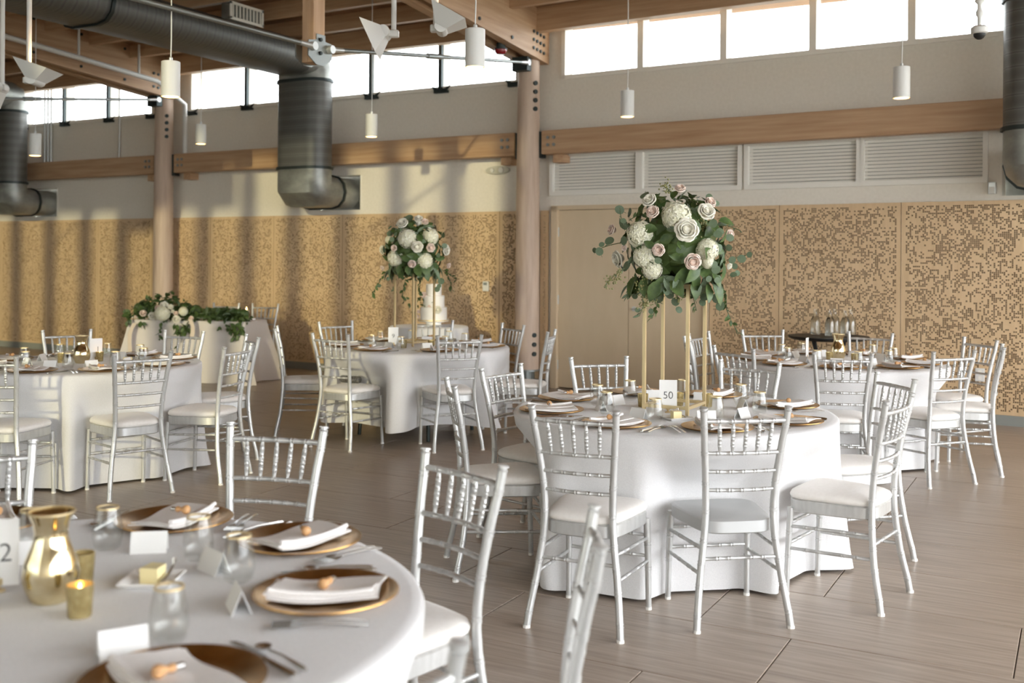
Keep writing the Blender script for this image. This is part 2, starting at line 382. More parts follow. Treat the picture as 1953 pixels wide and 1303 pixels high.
# ---- high windows
def window(n, parent_ang, x0, x1, mulls, dark, label):
    wd = link('window_%d' % n, None, None, (WX, WY, 0), parent_ang); struct(wd, label)
    zt = 4.46; k = MB(); c = (x0 + x1) / 2
    k.box((c, .04, ZS + .02), (x1 - x0, .14, .05)).box((c, .04, zt), (x1 - x0, .14, .05))
    for xx in (x0 + .025, x1 - .025): k.box((xx, .04, (ZS + zt) / 2), (.05, .14, zt - ZS))
    k.obj('window_frame', 'white_trim', wd)
    e = [x0 + .05] + mulls + [x1 - .05]
    for xx in mulls:
        MB().box((xx, .06, (ZS + zt) / 2), (.055 if dark else .075, .16, zt - ZS)).obj('mullion', 'white_trim', wd)
        if dark:
            MB().box((xx, -.04, (ZS + zt) / 2 - .01), (.05, .05, zt - ZS + .02)).obj('mullion_bar', 'steel_dark', wd)
    if dark:
        for xx in mulls + [x0 + .05, x1 - .05]:
            b = MB().box((xx, -.03, ZS - .01), (.2, .05, .055))
            for s in (-1, 1): b.add([(xx + s * .1, -.05, ZS), (xx + s * .1, -.01, ZS), (xx + s * .15, -.03, ZS + .06), (xx + s * .06, -.03, ZS + .03)], [(0, 1, 2), (1, 3, 2), (3, 0, 2), (0, 3, 1)])
            b.obj('bracket', 'steel_dark', wd)
    for a, b in zip(e[:-1], e[1:]):
        MB().box(((a + b) / 2, .09, (ZS + zt) / 2), (b - a, .008, zt - ZS - .02)).obj('pane', 'pane', wd)
        if dark:
            for s in (0, 1):
                MB().tube([(a if s else b, .2, ZS + .02), (b if s else a, .2, zt)], .004, 4).obj('brace_cable', 'steel_grey', wd)
    return wd
window(1, AB, lx(-16.6), lx(-12.35), [lx(-15.45), lx(-14.4), lx(-13.35)], True, 'high window strip left of the far log column')
window(2, AB, lx(-11.6), lx(-6.0), [lx(-10.44), lx(-9.33), lx(-8.23), lx(-7.13)], True, 'high window strip between the two log columns')
window(3, AC, lx(-5.42), lx(2.2), [lx(v) for v in (-4.405, -3.42, -2.455, -1.485, -.51, .46, 1.4)], False, 'high window strip above the white louvres')
for a, b, ang in ((-13.3, lx(-16.6), AB), (lx(-12.35), lx(-11.6), AB), (lx(-6.0), 0, AB), (0, lx(-5.42), AC), (lx(2.2), E_, AC)):
    struct(MB().box(((a + b) / 2, T / 2, 4.06), (b - a, T, .82)).obj('wall_infill', 'plaster', loc=(WX, WY, 0), rz=ang))
# ---- other walls
FY = -4.2
k = MB(); k.box((1.5, FY - .1, 2.9), (6.4, .2, 5.9)).box((-16.5, FY - .1, 2.9), (5.2, .2, 5.9)).box((-4.1, FY - .1, 5.5), (5.0, .2, .8)).box((-10.2, FY - .1, 5.1), (7.4, .2, 1.4))  # unseen wall; solid right end and stepped header shaped to cut the sun
wf = struct(k.obj('wall_front', 'plaster'), 'window wall behind the viewer')
fin = MB().box((0, 0, 2.6), (.27, .16, 5.2)).mesh('mullion', 'white_trim')
for i in range(15): link('mullion', fin, wf, (-1.95 - .86 * i, FY - .1, 0))
spane = MB().box((0, 0, 2.6), (.59, .01, 5.2)).mesh('dimming_pane', 'dimming_glass')  # tinted panes added to lower the daylight on the left of the hall
for i in range(15): link('dimming_pane', spane, wf, (-1.95 - .86 * (i - .5), FY - .1, 0))
k = MB(); k.box((4.75, 3.6, .2), (.2, 15.8, .4)).box((4.75, 3.6, 4.6), (.2, 15.8, 1.7)).box((4.75, 10.6, 2.3), (.2, 1.8, 4.6))
wr = struct(k.obj('wall_right', 'plaster'), 'glazed side wall of the hall')
fin2 = MB().box((0, 0, 2.1), (.12, .1, 3.5)).mesh('mullion_side', 'white_trim')
for i in range(10): link('mullion', fin2, wr, (4.75, -3.9 + 1.45 * i, 0))
struct(MB().box((-19.1, 3.6, 2.9), (.2, 15.8, 5.9)).obj('wall_left', 'plaster'), 'plain end wall of the hall')

# ---- ceiling: deck, joists, glulam beams
ceil = struct(MB().prism([(-9.2, ROOF(-9.2)), (11.75, ROOF(11.75)), (11.75, ROOF(11.75) + .15), (-9.2, ROOF(-9.2) + .15)], 'x', -19.2, 5.0).obj('ceiling', 'deck'), 'timber deck roof with glulam beams and joists')  # deck carried past the front wall as an added eave against sky light
for i in range(23):
    y = 10.86 - .68 * i; zt = ROOF(y) + .01
    thick, dep = (.12, .28) if i == 0 else (.075, .205)
    for a, b, ang in ((-18.6 - WX, -.0, AB), (0., 9.6, AC)):
        MB().box(((a + b) / 2, 0, zt - dep / 2), (b - a, thick, dep)).obj('joist', 'glulam', ceil, loc=(WX, y, 0), rz=ang)
boltm = MB().tube([(0, 0, 0), (.014, 0, 0)], .02, 8).mesh('bolt', 'steel_dark')
for n, X in COLX.items():
    bz = lambda y: 3.85 + .085 * (10.95 - y)
    for s in (-1, 1):
        xa, xb = (X - .17, X - .065) if s < 0 else (X + .065, X + .17)
        yE = 11.12 if n < 3 else 10.7
        bm = MB().prism([(-4.0, bz(-4.0)), (yE, bz(yE)), (yE, ROOF(yE) + .01), (-4.0, ROOF(-4.0) + .01)], 'x', xa, xb).obj('roof_beam', 'glulam_y', ceil)
        if s > 0 and n < 3:
            for rr in range(3):
                for c in range(4): link('bolt', boltm, bm, (xb, 10.72 + .085 * c, bz(10.8) + .10 + rr * .095 - .007 * c))
            for q in range(10):
                y = 10.2 - .72 * q
                link('bolt', boltm, bm, (xb, y, bz(y) + .07))
                link('bolt', boltm, bm, (xb, y, ROOF(y) - .08))
# ---- timber wall beams between columns
boltf = MB().tube([(0, 0, 0), (0, -.012, 0)], .02, 8).mesh('bolt_front', 'steel_grey')
def wall_beam(parent, a, b, bolts):
    wb = MB().bbox(((a + b) / 2, -.19, 2.8925), (b - a, .14, .275), .006).obj('timber_rail', 'glulam', parent)
    for e, s in ((a, 1), (b, -1)):
        if not bolts[0 if s > 0 else 1]: continue
        MB().box((e - s * .03, -.19, 2.87), (.05, .1, .31)).obj('end_plate', 'steel_dark', wb)
        for dx in (.09, .17):
            for dz in (2.86, 2.945): link('bolt', boltf, wb, (e + s * dx, -.26, dz))
        MB().box((e + s * .17, -.08, 2.71), (.14, .16, .1)).obj('bracket_block', 'glulam_y', wb)
wall_beam(wallL, lx(-18.2), lx(-12.08), (0, 1))
wall_beam(wallL, lx(-11.66), lx(-5.93), (1, 1))
wall_beam(wallR, lx(-5.55), lx(.15), (1, 0))

# ---- log columns
def log_column(n, label):
    X = COLX[n]; Y = wall_y(X) - .27
    c = thing('timber_column', label, 'column', (X, Y, 0), 0, None)
    k = MB(); k.lathe([(.145, .235), (.143, 1.0), (.139, 2.2), (.132, 3.4), (.128, 3.858)], 20); k.obj('log', 'log', c, 40)
    MB().lathe([(.16, .215), (.16, .237)], 20).obj('cap_plate', 'steel_grey', c, 30)
    k = MB(); k.box((0, 0, .11), (.20, .025, .215)).box((0, 0, .11), (.025, .20, .215)).tube([(0, 0, 0), (0, 0, .215)], .07, 14); k.obj('pedestal', 'steel_grey', c)
    MB().box((0, 0, .008), (.3, .3, .016)).obj('base_plate', 'steel_grey', c)
    for z in [3.28 + .1 * i for i in range(4)] + [.42 + .11 * i for i in range(3)]:
        a = math.radians(-28); r = .131 if z > 2 else .141
        MB().tube([(r * math.cos(a), r * math.sin(a), z), ((r + .022) * math.cos(a), (r + .022) * math.sin(a), z)], .027, 10).obj('bolt', 'steel_dark', c)
log_column(1, 'far peeled log column rising behind the garlanded head table')
log_column(2, 'peeled log column left of the cream double door')

# ---- tie rod trusses
def truss(n, label):
    X = COLX[n]; t = thing('tie_rod_truss', label, 'truss', (X, 0, 0))
    yk = 7.0; zb = 3.17; bz = 3.85 + .085 * (10.95 - yk)
    for s in (-1, 1): MB().bbox((s * .0315, yk, (zb + bz + .1) / 2), (.062, .15, bz + .1 - zb), .004).obj('king_post', 'glulam_z', t)
    for s in (-1, 1):
        pl = MB().prism([(yk - .15, 3.21), (yk - .15, 3.34), (yk - .045, 3.36), (yk - .045, 3.41), (yk + .07, 3.41), (yk + .07, 3.36), (yk + .16, 3.35), (yk + .16, 3.22), (yk + .05, 3.15), (yk - .05, 3.15)], 'x', s * .062, s * .072).obj('gusset_plate', 'steel_grey', t)
        for (y, z) in ((yk, 3.365), (yk, 3.25)):
            MB().tube([(s * .072, y, z), (s * .088, y, z)], .016, 8).obj('bolt', 'steel_dark', pl)
    def rod(p, q):
        p, q = Vector(p), Vector(q); d = (q - p).normalized()
        MB().tube([p + d * .12, q - d * .12], .019, 10).obj('tie_rod', 'steel_grey', t, 60)
        mp = p + d * (q - p).length * .55; MB().tube([mp - d * .13, mp - d * .125, mp + d * .125, mp + d * .13], [.019, .028, .028, .019], 10).obj('turnbuckle', 'steel_grey', t, 40)
        for e, s in ((p, 1), (q, -1)):
            c = MB().tube([e - Vector((.025, 0, 0)), e + Vector((.025, 0, 0))], .036, 14); c.tube([e, e + d * s * .17], [.026, .02], 10); c.obj('clevis', 'steel_light', t, 40)
    yc = wall_y(X) - .27
    rod((.09, yc - .2, 3.80), (.09, yk + .12, 3.30)); rod((.09, yk - .11, 3.29), (.09, .9, 3.22))
    MB().box((.0, yc - .18, 3.79), (.2, .1, .16)).obj('anchor_block', 'steel_dark', t)
truss(1, 'thin steel tie rod truss under the far glulam beam')
truss(2, 'steel tie rod truss with wooden king post under the near glulam beam')

# ---- air ducts
def oval(wd, th, n=7):
    r = th / 2; hx = wd / 2 - r; P = []
    for i in range(n): a = -PI / 2 + PI * i / (n - 1); P.append((hx + r * math.cos(a), r * math.sin(a)))
    for i in range(n): a = PI / 2 + PI * i / (n - 1); P.append((-hx + r * math.cos(a), r * math.sin(a)))
    return P
def sweep(path, sec):
    """path of (y, z) points; the section lies across it (x, and the in-plane normal)"""
    m = MB(); n = len(sec); vs = []
    for i, (y, z) in enumerate(path):
        a, b = path[max(i - 1, 0)], path[min(i + 1, len(path) - 1)]; t = Vector((0, b[0] - a[0], b[1] - a[1])).normalized(); nn = Vector((0, -t.z, t.y)); sc = 1.
        if 0 < i < len(path) - 1:
            e = Vector((0, b[0] - y, b[1] - z)).normalized(); e0 = Vector((0, y - a[0], z - a[1])).normalized(); t = (e + e0).normalized(); nn = Vector((0, -t.z, t.y)); sc = 1 / max(e.dot(t), .5)
        vs += [(u, y + nn.y * v * sc, z + nn.z * v * sc) for u, v in sec]
    fs = [(i * n + k, i * n + (k + 1) % n, (i + 1) * n + (k + 1) % n, (i + 1) * n + k) for i in range(len(path) - 1) for k in range(n)]
    fs += [tuple(range(n - 1, -1, -1)), tuple((len(path) - 1) * n + k for k in range(n))]
    return m.add(vs, fs)
def arc(cy, cz, r, a0, a1, n=8): return [(cy + r * math.cos(math.radians(a0 + (a1 - a0) * i / n)), cz + r * math.sin(math.radians(a0 + (a1 - a0) * i / n))) for i in range(n + 1)]
def duct(X, Y, wd, th, label, yw, run=13.5):
    d = thing('air_duct', label, 'duct', (X, Y, 0)); sec = oval(wd, th); sc2 = oval(wd + .045, th + .045)
    sweep([(yw - Y, 2.39), (.05, 2.39), (0, 2.44), (0, 2.68)], sec).obj('elbow', 'galv', d, 40)
    sweep([(0, 2.68), (0, 3.80)], sec).obj('duct_riser', 'duct_spiral', d, 40)
    for z in (2.68, 3.80): sweep([(0, z - .018), (0, z + .018)], sc2).obj('collar', 'steel_dark', d, 40)
    sweep([(.33, 2.39), (.36, 2.39)], sc2).obj('collar', 'steel_dark', d, 40)
    if run:
        sweep([(0, 3.80), (0, 3.945), (-.035, 4.03), (-.12, 4.065), (-.3, 4.065)], sec).obj('top_elbow', 'galv', d, 40)
        sweep([(-.3, 4.065), (-run, 4.065)], sec).obj('duct_run', 'duct_spiral_y', d, 40)
        for yy in (-3.4, -6.6)[:2 if run > 8 else 0]: sweep([(yy - .02, 4.065), (yy + .02, 4.065)], sc2).obj('collar', 'steel_dark', d, 40)
    return d
dB = duct(-8.87, 10.655, .78, .41, 'flat oval metal air duct dropping to the wall between the log columns', 11.33)
k = MB(); k.box((.45, -1.65, 4.285), (.14, .50, .17)).obj('register_box', 'galv', dB)
g = MB(); g.box((.525, -1.65, 4.365), (.015, .54, .03)).box((.525, -1.65, 4.195), (.015, .54, .03)).box((.525, -1.905, 4.28), (.015, .03, .19)).box((.525, -1.395, 4.28), (.015, .03, .19)); g.obj('register_grille', 'white_trim', dB)
for i in range(9): MB().box((.525, -1.87 + .055 * i, 4.28), (.008, .014, .16)).obj('grille_bar', 'white_trim', dB)
duct(-15.06, 10.80, .78, .41, 'flat oval metal air duct beyond the far log column', 11.48)
duct(-.22, 10.10, .80, .42, 'flat oval metal air duct right of the white louvres', 10.86, 1.3)
# ================================================================== fixtures on ceiling and walls
# ---- cylinder pendants: pixel of the can, its height and the size of a can give the distance
PEND = [(325.5, 151, 35, 'white cylinder pendant lamp in front of the far log column'),
        (67, 276, 22, 'white cylinder pendant lamp beside the far air duct'),
        (383, 256, 21, 'white cylinder pendant lamp just right of the far log column'),
        (708.5, 239.5, 22.5, 'white cylinder pendant lamp right of the middle air duct'),
        (906, 92, 38, 'large-looking white cylinder pendant lamp left of the near log column'),
        (1196.5, 198, 26, 'white cylinder pendant lamp above the cream double door'),
        (1719.5, 157.5, 31, 'white cylinder pendant lamp above the louvres by the right air duct')]
def pendant(px, py, wpx, label):
    p = atd(px, py, (.14 if wpx == 21 else .13) * FPX / wpx); t = thing('pendant_lamp', label, 'lamp', p, 0, 'cylinder pendant lamps')
    MB().lathe([(.064, -.118), (.065, -.125), (.065, .122), (.06, .125)], 24).obj('lamp_can', 'lamp_white', t, 40)
    MB().lathe([(.056, -.1262), (.056, -.124)], 20).obj('lamp_lens', 'lamp_glow', t)
    MB().lathe([(.014, .124), (.014, .150), (.006, .158)], 10).obj('cord_grip', 'steel_light', t, 40)
    top = ROOF(p[1]) - p[2] + .01
    MB().tube([(0, 0, .15), (.004, 0, .3), (.002, 0, .6), (0, 0, top)], .0045, 6).obj('cord', 'lamp_white', t)
    ld = bpy.data.lights.new('pendant_light', 'SPOT'); ld.energy = 6; ld.color = (1, .72, .42); ld.spot_size = 1.6; ld.shadow_soft_size = .05
    lo = bpy.data.objects.new('lamp_bulb', ld); COL.objects.link(lo); lo.parent = t; lo.location = (0, 0, -.135)
for a in PEND: pendant(*a)
# ---- floodlights on stems
def flood(px, py, dist, spx, axis, glow, label):
    p = atd(px, py, dist); st = atd(spx, py, dist); t = thing('floodlight', label, 'lamp', p, YAW, 'floodlights on ceiling stems')
    sx = (spx - px) / FPX * dist; top = ROOF(st[1]) - p[2]
    ax = Vector(axis).normalized(); sv = Vector((0, 1, 0)); uv = ax.cross(sv).normalized()      # hood axis, width, height
    body = Vector((sx * .45, 0, -.05))
    MB().tube([(sx, 0, -.06), (sx, 0, top)], .019, 10).obj('stem', 'lamp_white', t, 60)
    MB().bbox((sx, 0, -.055), (.075, .06, .05), .006).obj('yoke', 'lamp_white', t)
    MB().tube([body - sv * .085, body + sv * .085], .046, 14).obj('lamp_body', 'lamp_white', t, 40)
    MB().tube([(sx, 0, -.055), body], .016, 8).obj('pivot', 'lamp_white', t, 40)
    def ring(d, hw, hh): c = body + ax * d; return [c + sv * s * hw + uv * v * hh for s, v in ((-1, -1), (1, -1), (1, 1), (-1, 1))]
    o = ring(.0, .095, .045) + ring(.115, .15, .135); i = ring(.012, .088, .038) + ring(.115, .143, .128); m = MB()
    m.add(o + i, [(3, 2, 1, 0)] + [(k, (k + 1) % 4, 4 + (k + 1) % 4, 4 + k) for k in range(4)] + [(8 + (k + 1) % 4, 8 + k, 12 + k, 12 + (k + 1) % 4) for k in range(4)] + [(4 + k, 4 + (k + 1) % 4, 12 + (k + 1) % 4, 12 + k) for k in range(4)] + [(8, 9, 10, 11)])
    m.obj('reflector_hood', 'lamp_white', t)
    r = ring(.03, .085, .04); MB().add(r, [(0, 1, 2, 3)]).obj('lamp_lens', 'lamp_glow' if glow else 'steel_light', t)
    if glow:
        ld = bpy.data.lights.new('flood_light', 'SPOT'); ld.energy = 14; ld.color = (1, .62, .3); ld.spot_size = 2.0; ld.shadow_soft_size = .05
        lo = bpy.data.objects.new('lamp_bulb', ld); COL.objects.link(lo); lo.parent = t; lo.location = body + ax * .05; lo.rotation_euler = ax.to_track_quat('-Z', 'Y').to_euler()
flood(78, 140, 8.05, 55, (.30, -.25, .9), True, 'white floodlight glowing warm in front of the far glulam beam')
flood(-6, 155, 8.8, 4, (-.7, -.2, -.3), False, 'white floodlight seen over the far air duct')
flood(718, 50, 7.6, 751, (-.75, -.25, -.35), False, 'white unlit floodlight beside the wooden king post')
flood(852, 40, 7.4, 831, (.45, -.2, .8), True, 'white floodlight glowing warm beside the near glulam beam')
# ---- white pipe along the far beam, down the wall
pp = [onx(-40, 55, -11.4), onx(150, 110, -11.4), onx(300, 155, -11.4)]
pp += [pp[-1] + (pp[-1] - pp[-2]) * .12 + np.array([-.06, .08, -.06]), np.array([-11.52, 11.15, 3.75]), np.array([-11.52, 11.16, 3.02])]
pipe = thing('white_pipe', 'white painted pipe under the far glulam beam, turning down the wall', 'pipe', (0, 0, 0))
MB().tube(pp, .034, 10).obj('pipe_run', 'lamp_white', pipe, 60)
hb = (pp[0] + pp[1]) / 2 * .25 + pp[1] * .75
for q in (pp[1], pp[1] * .25 + pp[2] * .75):
    MB().tube([q, (q[0], q[1], ROOF(q[1]) - .05)], .016, 8).obj('pipe_hanger', 'lamp_white', pipe, 60)
cond = thing('conduit', 'thin grey conduit running down the wall left of the far log column', 'pipe', (0, 0, 0))
for px_, zz in ((228, 3.02),): 
    q = onwall(px_, 200, .04); MB().tube([(q[0], q[1], 4.3), (q[0], q[1], zz)], .014, 8).obj('conduit_run', 'steel_light', cond, 60)
for px_ in (86, 92, 98):
    q = onwall(px_, 200, .05); MB().tube([(q[0], q[1], 4.3), (q[0], q[1], 3.0)], .018, 8).obj('conduit_run', 'steel_light', cond, 60)
# ---- red alarm beacon under the near beam
q = onx(955, 95, -5.72); al = thing('alarm_beacon', 'small red dome alarm under the near glulam beam', 'alarm', q)
MB().lathe([(.002, -.055), (.05, -.05), (.07, -.02), (.07, .0)], 16).obj('red_dome', 'red_glass', al, 50)
MB().lathe([(.075, .0), (.075, .015), (.05, .02), (.05, 3.85 + .085 * (10.95 - q[1]) - q[2] + .02)], 16).obj('mount', 'steel_dark', al, 40)
# ---- emergency light
q = onwall(952, 325, 0.); em = thing('emergency_light', 'oval cream emergency light on the wall by the near log column', 'light', q, AB)
k = MB(); P = [(.165 * math.cos(2 * PI * i / 24), .05 * math.sin(2 * PI * i / 24)) for i in range(24)]
k.prism(P, 'y', 0, -.05); k.obj('housing', 'beige_plastic', em, 30)
k = MB().tube([(.07, -.05, 0), (.07, -.085, -.005)], .034, 14); k.obj('lamp_head', 'lamp_white', em, 40)
MB().tube([(-.06, -.05, 0), (-.06, -.075, -.005)], .024, 12).obj('lamp_head', 'lamp_white', em, 40)
# ---- thermostat, wall box, socket
q = onwall(927.5, 546, .035); th = thing('thermostat', 'white wall thermostat with a small grey screen', 'thermostat', q, AB)
MB().bbox((0, -.012, 0), (.085, .03, .125), .006).obj('cover', 'lamp_white', th); MB().box((0, -.028, .03), (.05, .004, .03)).obj('screen', 'steel_grey', th)
q = onwall(1893, 359, .0); wb = thing('wall_box', 'small grey sensor box on the wall under the right air duct', 'box', q, AC)
MB().bbox((0, -.02, 0), (.07, .04, .115), .006).obj('cover', 'steel_light', wb); MB().box((0, -.042, -.02), (.045, .006, .06)).obj('lens', 'lamp_white', wb)
q = onwall(1869, 715, .035); so = thing('wall_socket', 'white socket plate on the perforated panel behind the right chairs', 'socket', q, AC)
MB().bbox((0, -.006, 0), (.085, .012, .125), .003).obj('plate', 'lamp_white', so)
for dz in (-.03, .03): MB().box((0, -.013, dz), (.03, .004, .034)).obj('outlet', 'white_trim', so)
# ---- security camera on a drop pole
q = atd(1868, 68, 6.7); sc_ = thing('security_camera', 'white dome security camera on a ceiling drop pole', 'camera', q)
MB().lathe([(.04, .012), (.052, .018), (.052, .05), (.035, .062)], 18).obj('housing', 'lamp_white', sc_, 40)
MB().sphere((0, 0, .012), .038, 14, 8).obj('dome', 'black', sc_, 60)
MB().tube([(0, 0, .06), (0, 0, .12), (0, 0, .13), (0, 0, .15), (0, 0, .17), (0, 0, .2), (0, 0, .22), (0, 0, .25), (0, 0, ROOF(q[1]) - q[2] + .01)], [.012, .014, .022, .024, .014, .014, .03, .02, .02], 10).obj('drop_pole', 'lamp_white', sc_, 40)

# ================================================================== chairs
def lerp_path(keys, n):
    zs = [k[2] for k in keys]; out = []
    for i in range(n + 1):
        z = zs[0] + (zs[-1] - zs[0]) * i / n
        j = max(k for k in range(len(zs) - 1) if zs[k] <= z + 1e-9); j = min(j, len(zs) - 2)
        # Catmull-Rom for x and y
        t = (z - zs[j]) / (zs[j + 1] - zs[j]); p0 = keys[max(j - 1, 0)]; p1 = keys[j]; p2 = keys[j + 1]; p3 = keys[min(j + 2, len(keys) - 1)]
        f = lambda c: .5 * (2 * p1[c] + (p2[c] - p0[c]) * t + (2 * p0[c] - 5 * p1[c] + 4 * p2[c] - p3[c]) * t * t + (3 * p1[c] - p0[c] - 3 * p2[c] + p3[c]) * t ** 3)
        out.append((f(0), f(1), z))
    return out
def ringed(pts, r, rings, n=10, h=.0016):
    """tube whose path gets small raised double rings at the given fractions"""
    P = [Vector(p) for p in pts]; L = [0.]
    for a, b in zip(P[:-1], P[1:]): L.append(L[-1] + (b - a).length)
    tot = L[-1]
    def at(s):
        s = min(max(s, 0), tot); j = max(i for i in range(len(L)) if L[i] <= s + 1e-9); j = min(j, len(P) - 2)
        return P[j].lerp(P[j + 1], (s - L[j]) / max(L[j + 1] - L[j], 1e-9))
    rf = r if callable(r) else (lambda u: r)
    st = [(l, 0) for l in L]
    for q in rings:
        for o in (-.006, .006):
            c = q * tot + o
            st += [(c - .0032, 0), (c - .002, h), (c + .002, h), (c + .0032, 0)]
    st = sorted(x for x in st if 0 <= x[0] <= tot)
    return [at(s) for s, _ in st], [rf(s / tot) + e for s, e in st]
BACK = [(.203, -.245, 0.), (.178, -.206, .2), (.150, -.186, .42), (.151, -.194, .58), (.166, -.221, .75), (.182, -.252, .905)]
def back_xy(z):
    p = lerp_path(BACK, 60); q = min(p, key=lambda a: abs(a[2] - z)); return q[0], q[1]
def make_chair(cushion=True):
    t = link('chiavari_chair', None)
    for s in (-1, 1):
        pts = [(s * x, y, z) for x, y, z in lerp_path(BACK, 14)]
        P, Rr = ringed(pts, lambda u: .0155 - .001 * u, [.07, .2, .3, .40, .53, .66, .80, .93])
        m = MB().tube(P, Rr, 9)
        e = Vector(pts[-1]); d = (e - Vector(pts[-2])).normalized()
        m.tube([e - d * .004, e + d * .002, e + d * .004, e + d * .008, e + d * .010, e + d * .014, e + d * .016], [.0145, .0165, .0125, .0125, .0175, .0175, .013], 9)
        o = m.obj('back_post', 'silver', t, 50)
        MB().lathe([(.0165, 0.0), (.0165, .012)], 9, (s * .203, -.245, 0)).obj('foot_cap', 'cap_white', o)
        pts = [(s * .186, .188, 0.), (s * .184, .182, .2), (s * .180, .172, .40)]
        P, Rr = ringed(pts, lambda u: .0128 + .002 * u, [.45, .72])
        o = MB().tube(P, Rr, 9).obj('front_leg', 'silver', t, 50)
        MB().lathe([(.0142, 0.0), (.0142, .012)], 9, (s * .186, .188, 0)).obj('foot_cap', 'cap_white', o)
    # seat
    def outline(g, n=40):
        P = []
        for i in range(n):
            a = 2 * PI * i / n; ca, sa = math.cos(a), math.sin(a); e = .42
            u = abs(ca) ** e * (1 if ca > 0 else -1); v = abs(sa) ** e * (1 if sa > 0 else -1)
            hw = .178 + .026 * v
            P.append(((hw + g) * u, (.196 + g) * v))
        return P
    def stack(levels, cap=True):
        m = MB(); n = 40; vs = []; 
        for g, z in levels: vs += [(x, y, z) for x, y in outline(g, n)]
        fs = [(i * n + k, i * n + (k + 1) % n, (i + 1) * n + (k + 1) % n, (i + 1) * n + k) for i in range(len(levels) - 1) for k in range(n)]
        fs += [tuple(range(n - 1, -1, -1)), tuple((len(levels) - 1) * n + k for k in range(n))]
        return m.add(vs, fs)
    stack([(-.006, .384), (0, .389), (0, .436), (-.006, .441)]).obj('seat', 'silver' if cushion else 'silver_flat', t, 40)
    if cushion: stack([(-.012, .4405), (.000, .446), (.003, .458), (-.003, .472), (-.018, .481), (-.045, .487), (-.09, .4905), (-.14, .492)]).obj('cushion', 'cushion', t, 60)
    # back rails and spindles
    def rail(z, bow, r, rings, name='back_rail'):
        x, y = back_xy(z); pts = [(x * u, y - bow * (1 - u * u), z) for u in [-1, -.75, -.5, -.25, 0, .25, .5, .75, 1]]
        P, Rr = ringed(pts, r, rings, h=.0012); return MB().tube(P, Rr, 8).obj(name, 'silver', t, 50)
    rg = [.17, .33, .5, .67, .83]
    rail(.862, .016, .0098, rg, 'top_rail'); rail(.726, .018, .0085, rg); rail(.648, .019, .008, rg); rail(.570, .019, .008, rg)
    for u in (-.64, -.32, 0, .32, .64):
        xt, yt = back_xy(.862); xb, yb = back_xy(.726)
        a = Vector((xt * u, yt - .016 * (1 - u * u), .862)); b = Vector((xb * u, yb - .018 * (1 - u * u), .726))
        P, Rr = ringed([b, b.lerp(a, .12), b.lerp(a, .3), b.lerp(a, .5), b.lerp(a, .7), b.lerp(a, .88), a], .0085, [.27, .5, .75], h=.001)
        tot = (a - b).length; Rr = [r * (.62 + .38 * min(1, min((p - a).length, (p - b).length) / .035)) for p, r in zip(P, Rr)]
        MB().tube(P, Rr, 7).obj('spindle', 'silver', t, 50)
    # stretchers
    def strut(a, b, r=.0078, rings=(.2, .35, .65, .8)):
        P, Rr = ringed([a, Vector(a).lerp(Vector(b), .5), b], r, rings, h=.0012); MB().tube(P, Rr, 8).obj('stretcher', 'silver', t, 50)
    for s in (-1, 1):
        for zf, zb in ((.315, .325), (.215, .225)):
            x, y = back_xy(zb); strut((s * .184, .180, zf), (s * x, y, zb))
    for z in (.325, .235): strut((-.183, .181, z), (.183, .181, z))
    x, y = back_xy(.285); strut((-x, y, .285), (x, y, .285))
    return t
chair0 = make_chair(True); index_children(chair0); chair1 = make_chair(False); index_children(chair1)
used = set(); SEATS = []
def place_chair(mx, my, out_deg, label, group, src=None):
    """mx, my: middle of the two post tops; out_deg: direction in which the back faces"""
    src = src or chair0
    if src.name in used: c = copy_tree(src)
    else: c = src; used.add(src.name)
    a = math.radians(out_deg); ox, oy = math.cos(a), math.sin(a)
    c.location = (mx - ox * .255, my - oy * .255, 0); c.rotation_euler = (0, 0, a + PI / 2)
    SEATS.append((mx - ox * .255, my - oy * .255, a + PI / 2))
    return tag(c, label, 'chair', group)
T50 = (-1.825, 5.075); T9 = (-5.12, 7.68); TL = (-6.26, 5.12); T2 = (-1.96, 1.52); TR = (-1.65, 8.263)
G50 = 'chairs around the table numbered fifty'
C50 = ['silver ivory-cushioned chair between the cushionless chair and the table numbered two', 'silver ivory-cushioned chair beside the cushionless chair, away from the table numbered two',
       'silver ivory-cushioned chair at the table numbered fifty, next but one to the cushionless chair', 'silver ivory-cushioned chair between the table numbered fifty and the bottle-stand table',
       'silver chair at the table numbered fifty, with its back to the cream door', 'silver chair between the tables numbered fifty and nine', 'silver chair of table fifty, back turned to the table before the head table']
for mx, my, o in ((-1.802, 3.837, -86), (-.709, 4.909, -9), (-.862, 5.828, 39), (-1.746, 6.196, 86), (-2.627, 5.962, 134), (-2.867, 5.152, 172), (-2.714, 4.364, -142)):
    place_chair(mx, my, o, C50.pop(0), G50)
place_chair(-1.205, 4.235, -52, 'silver chiavari chair with bare silver seat and no cushion', G50, chair1)
L9 = 'silver chiavari chair with ivory cushion at the table numbered nine'
def polar(c, r, deg): return c[0] + r * math.cos(math.radians(deg)), c[1] + r * math.sin(math.radians(deg))
ch9 = []
for mx, my, o in ((-5.241, 6.619, -92), (-6.137, 7.005, -142), (-6.246, 7.973, 160), (-4.304, 7.061, -40), (-5.573, 8.655, 120), (-4.653, 8.584, 62), (-3.95, 7.977, 16)):
    ch9.append(place_chair(mx, my, o, L9, 'chairs around the table numbered nine'))
for c_, l_ in zip(ch9, ['silver chiavari chair with a dark clutch bag on its cushion', 'silver chair standing sideways between the clutch-bag chair and the head table', 'silver chair at the table numbered nine with its back to the sun-striped panels',
                        'silver chair at the table numbered nine, with its back to the table numbered fifty', 'silver chair in front of the cake table', 'silver chair before the near log column', 'silver chair at the table numbered nine, nearest to the cream double door']): c_['label'] = l_
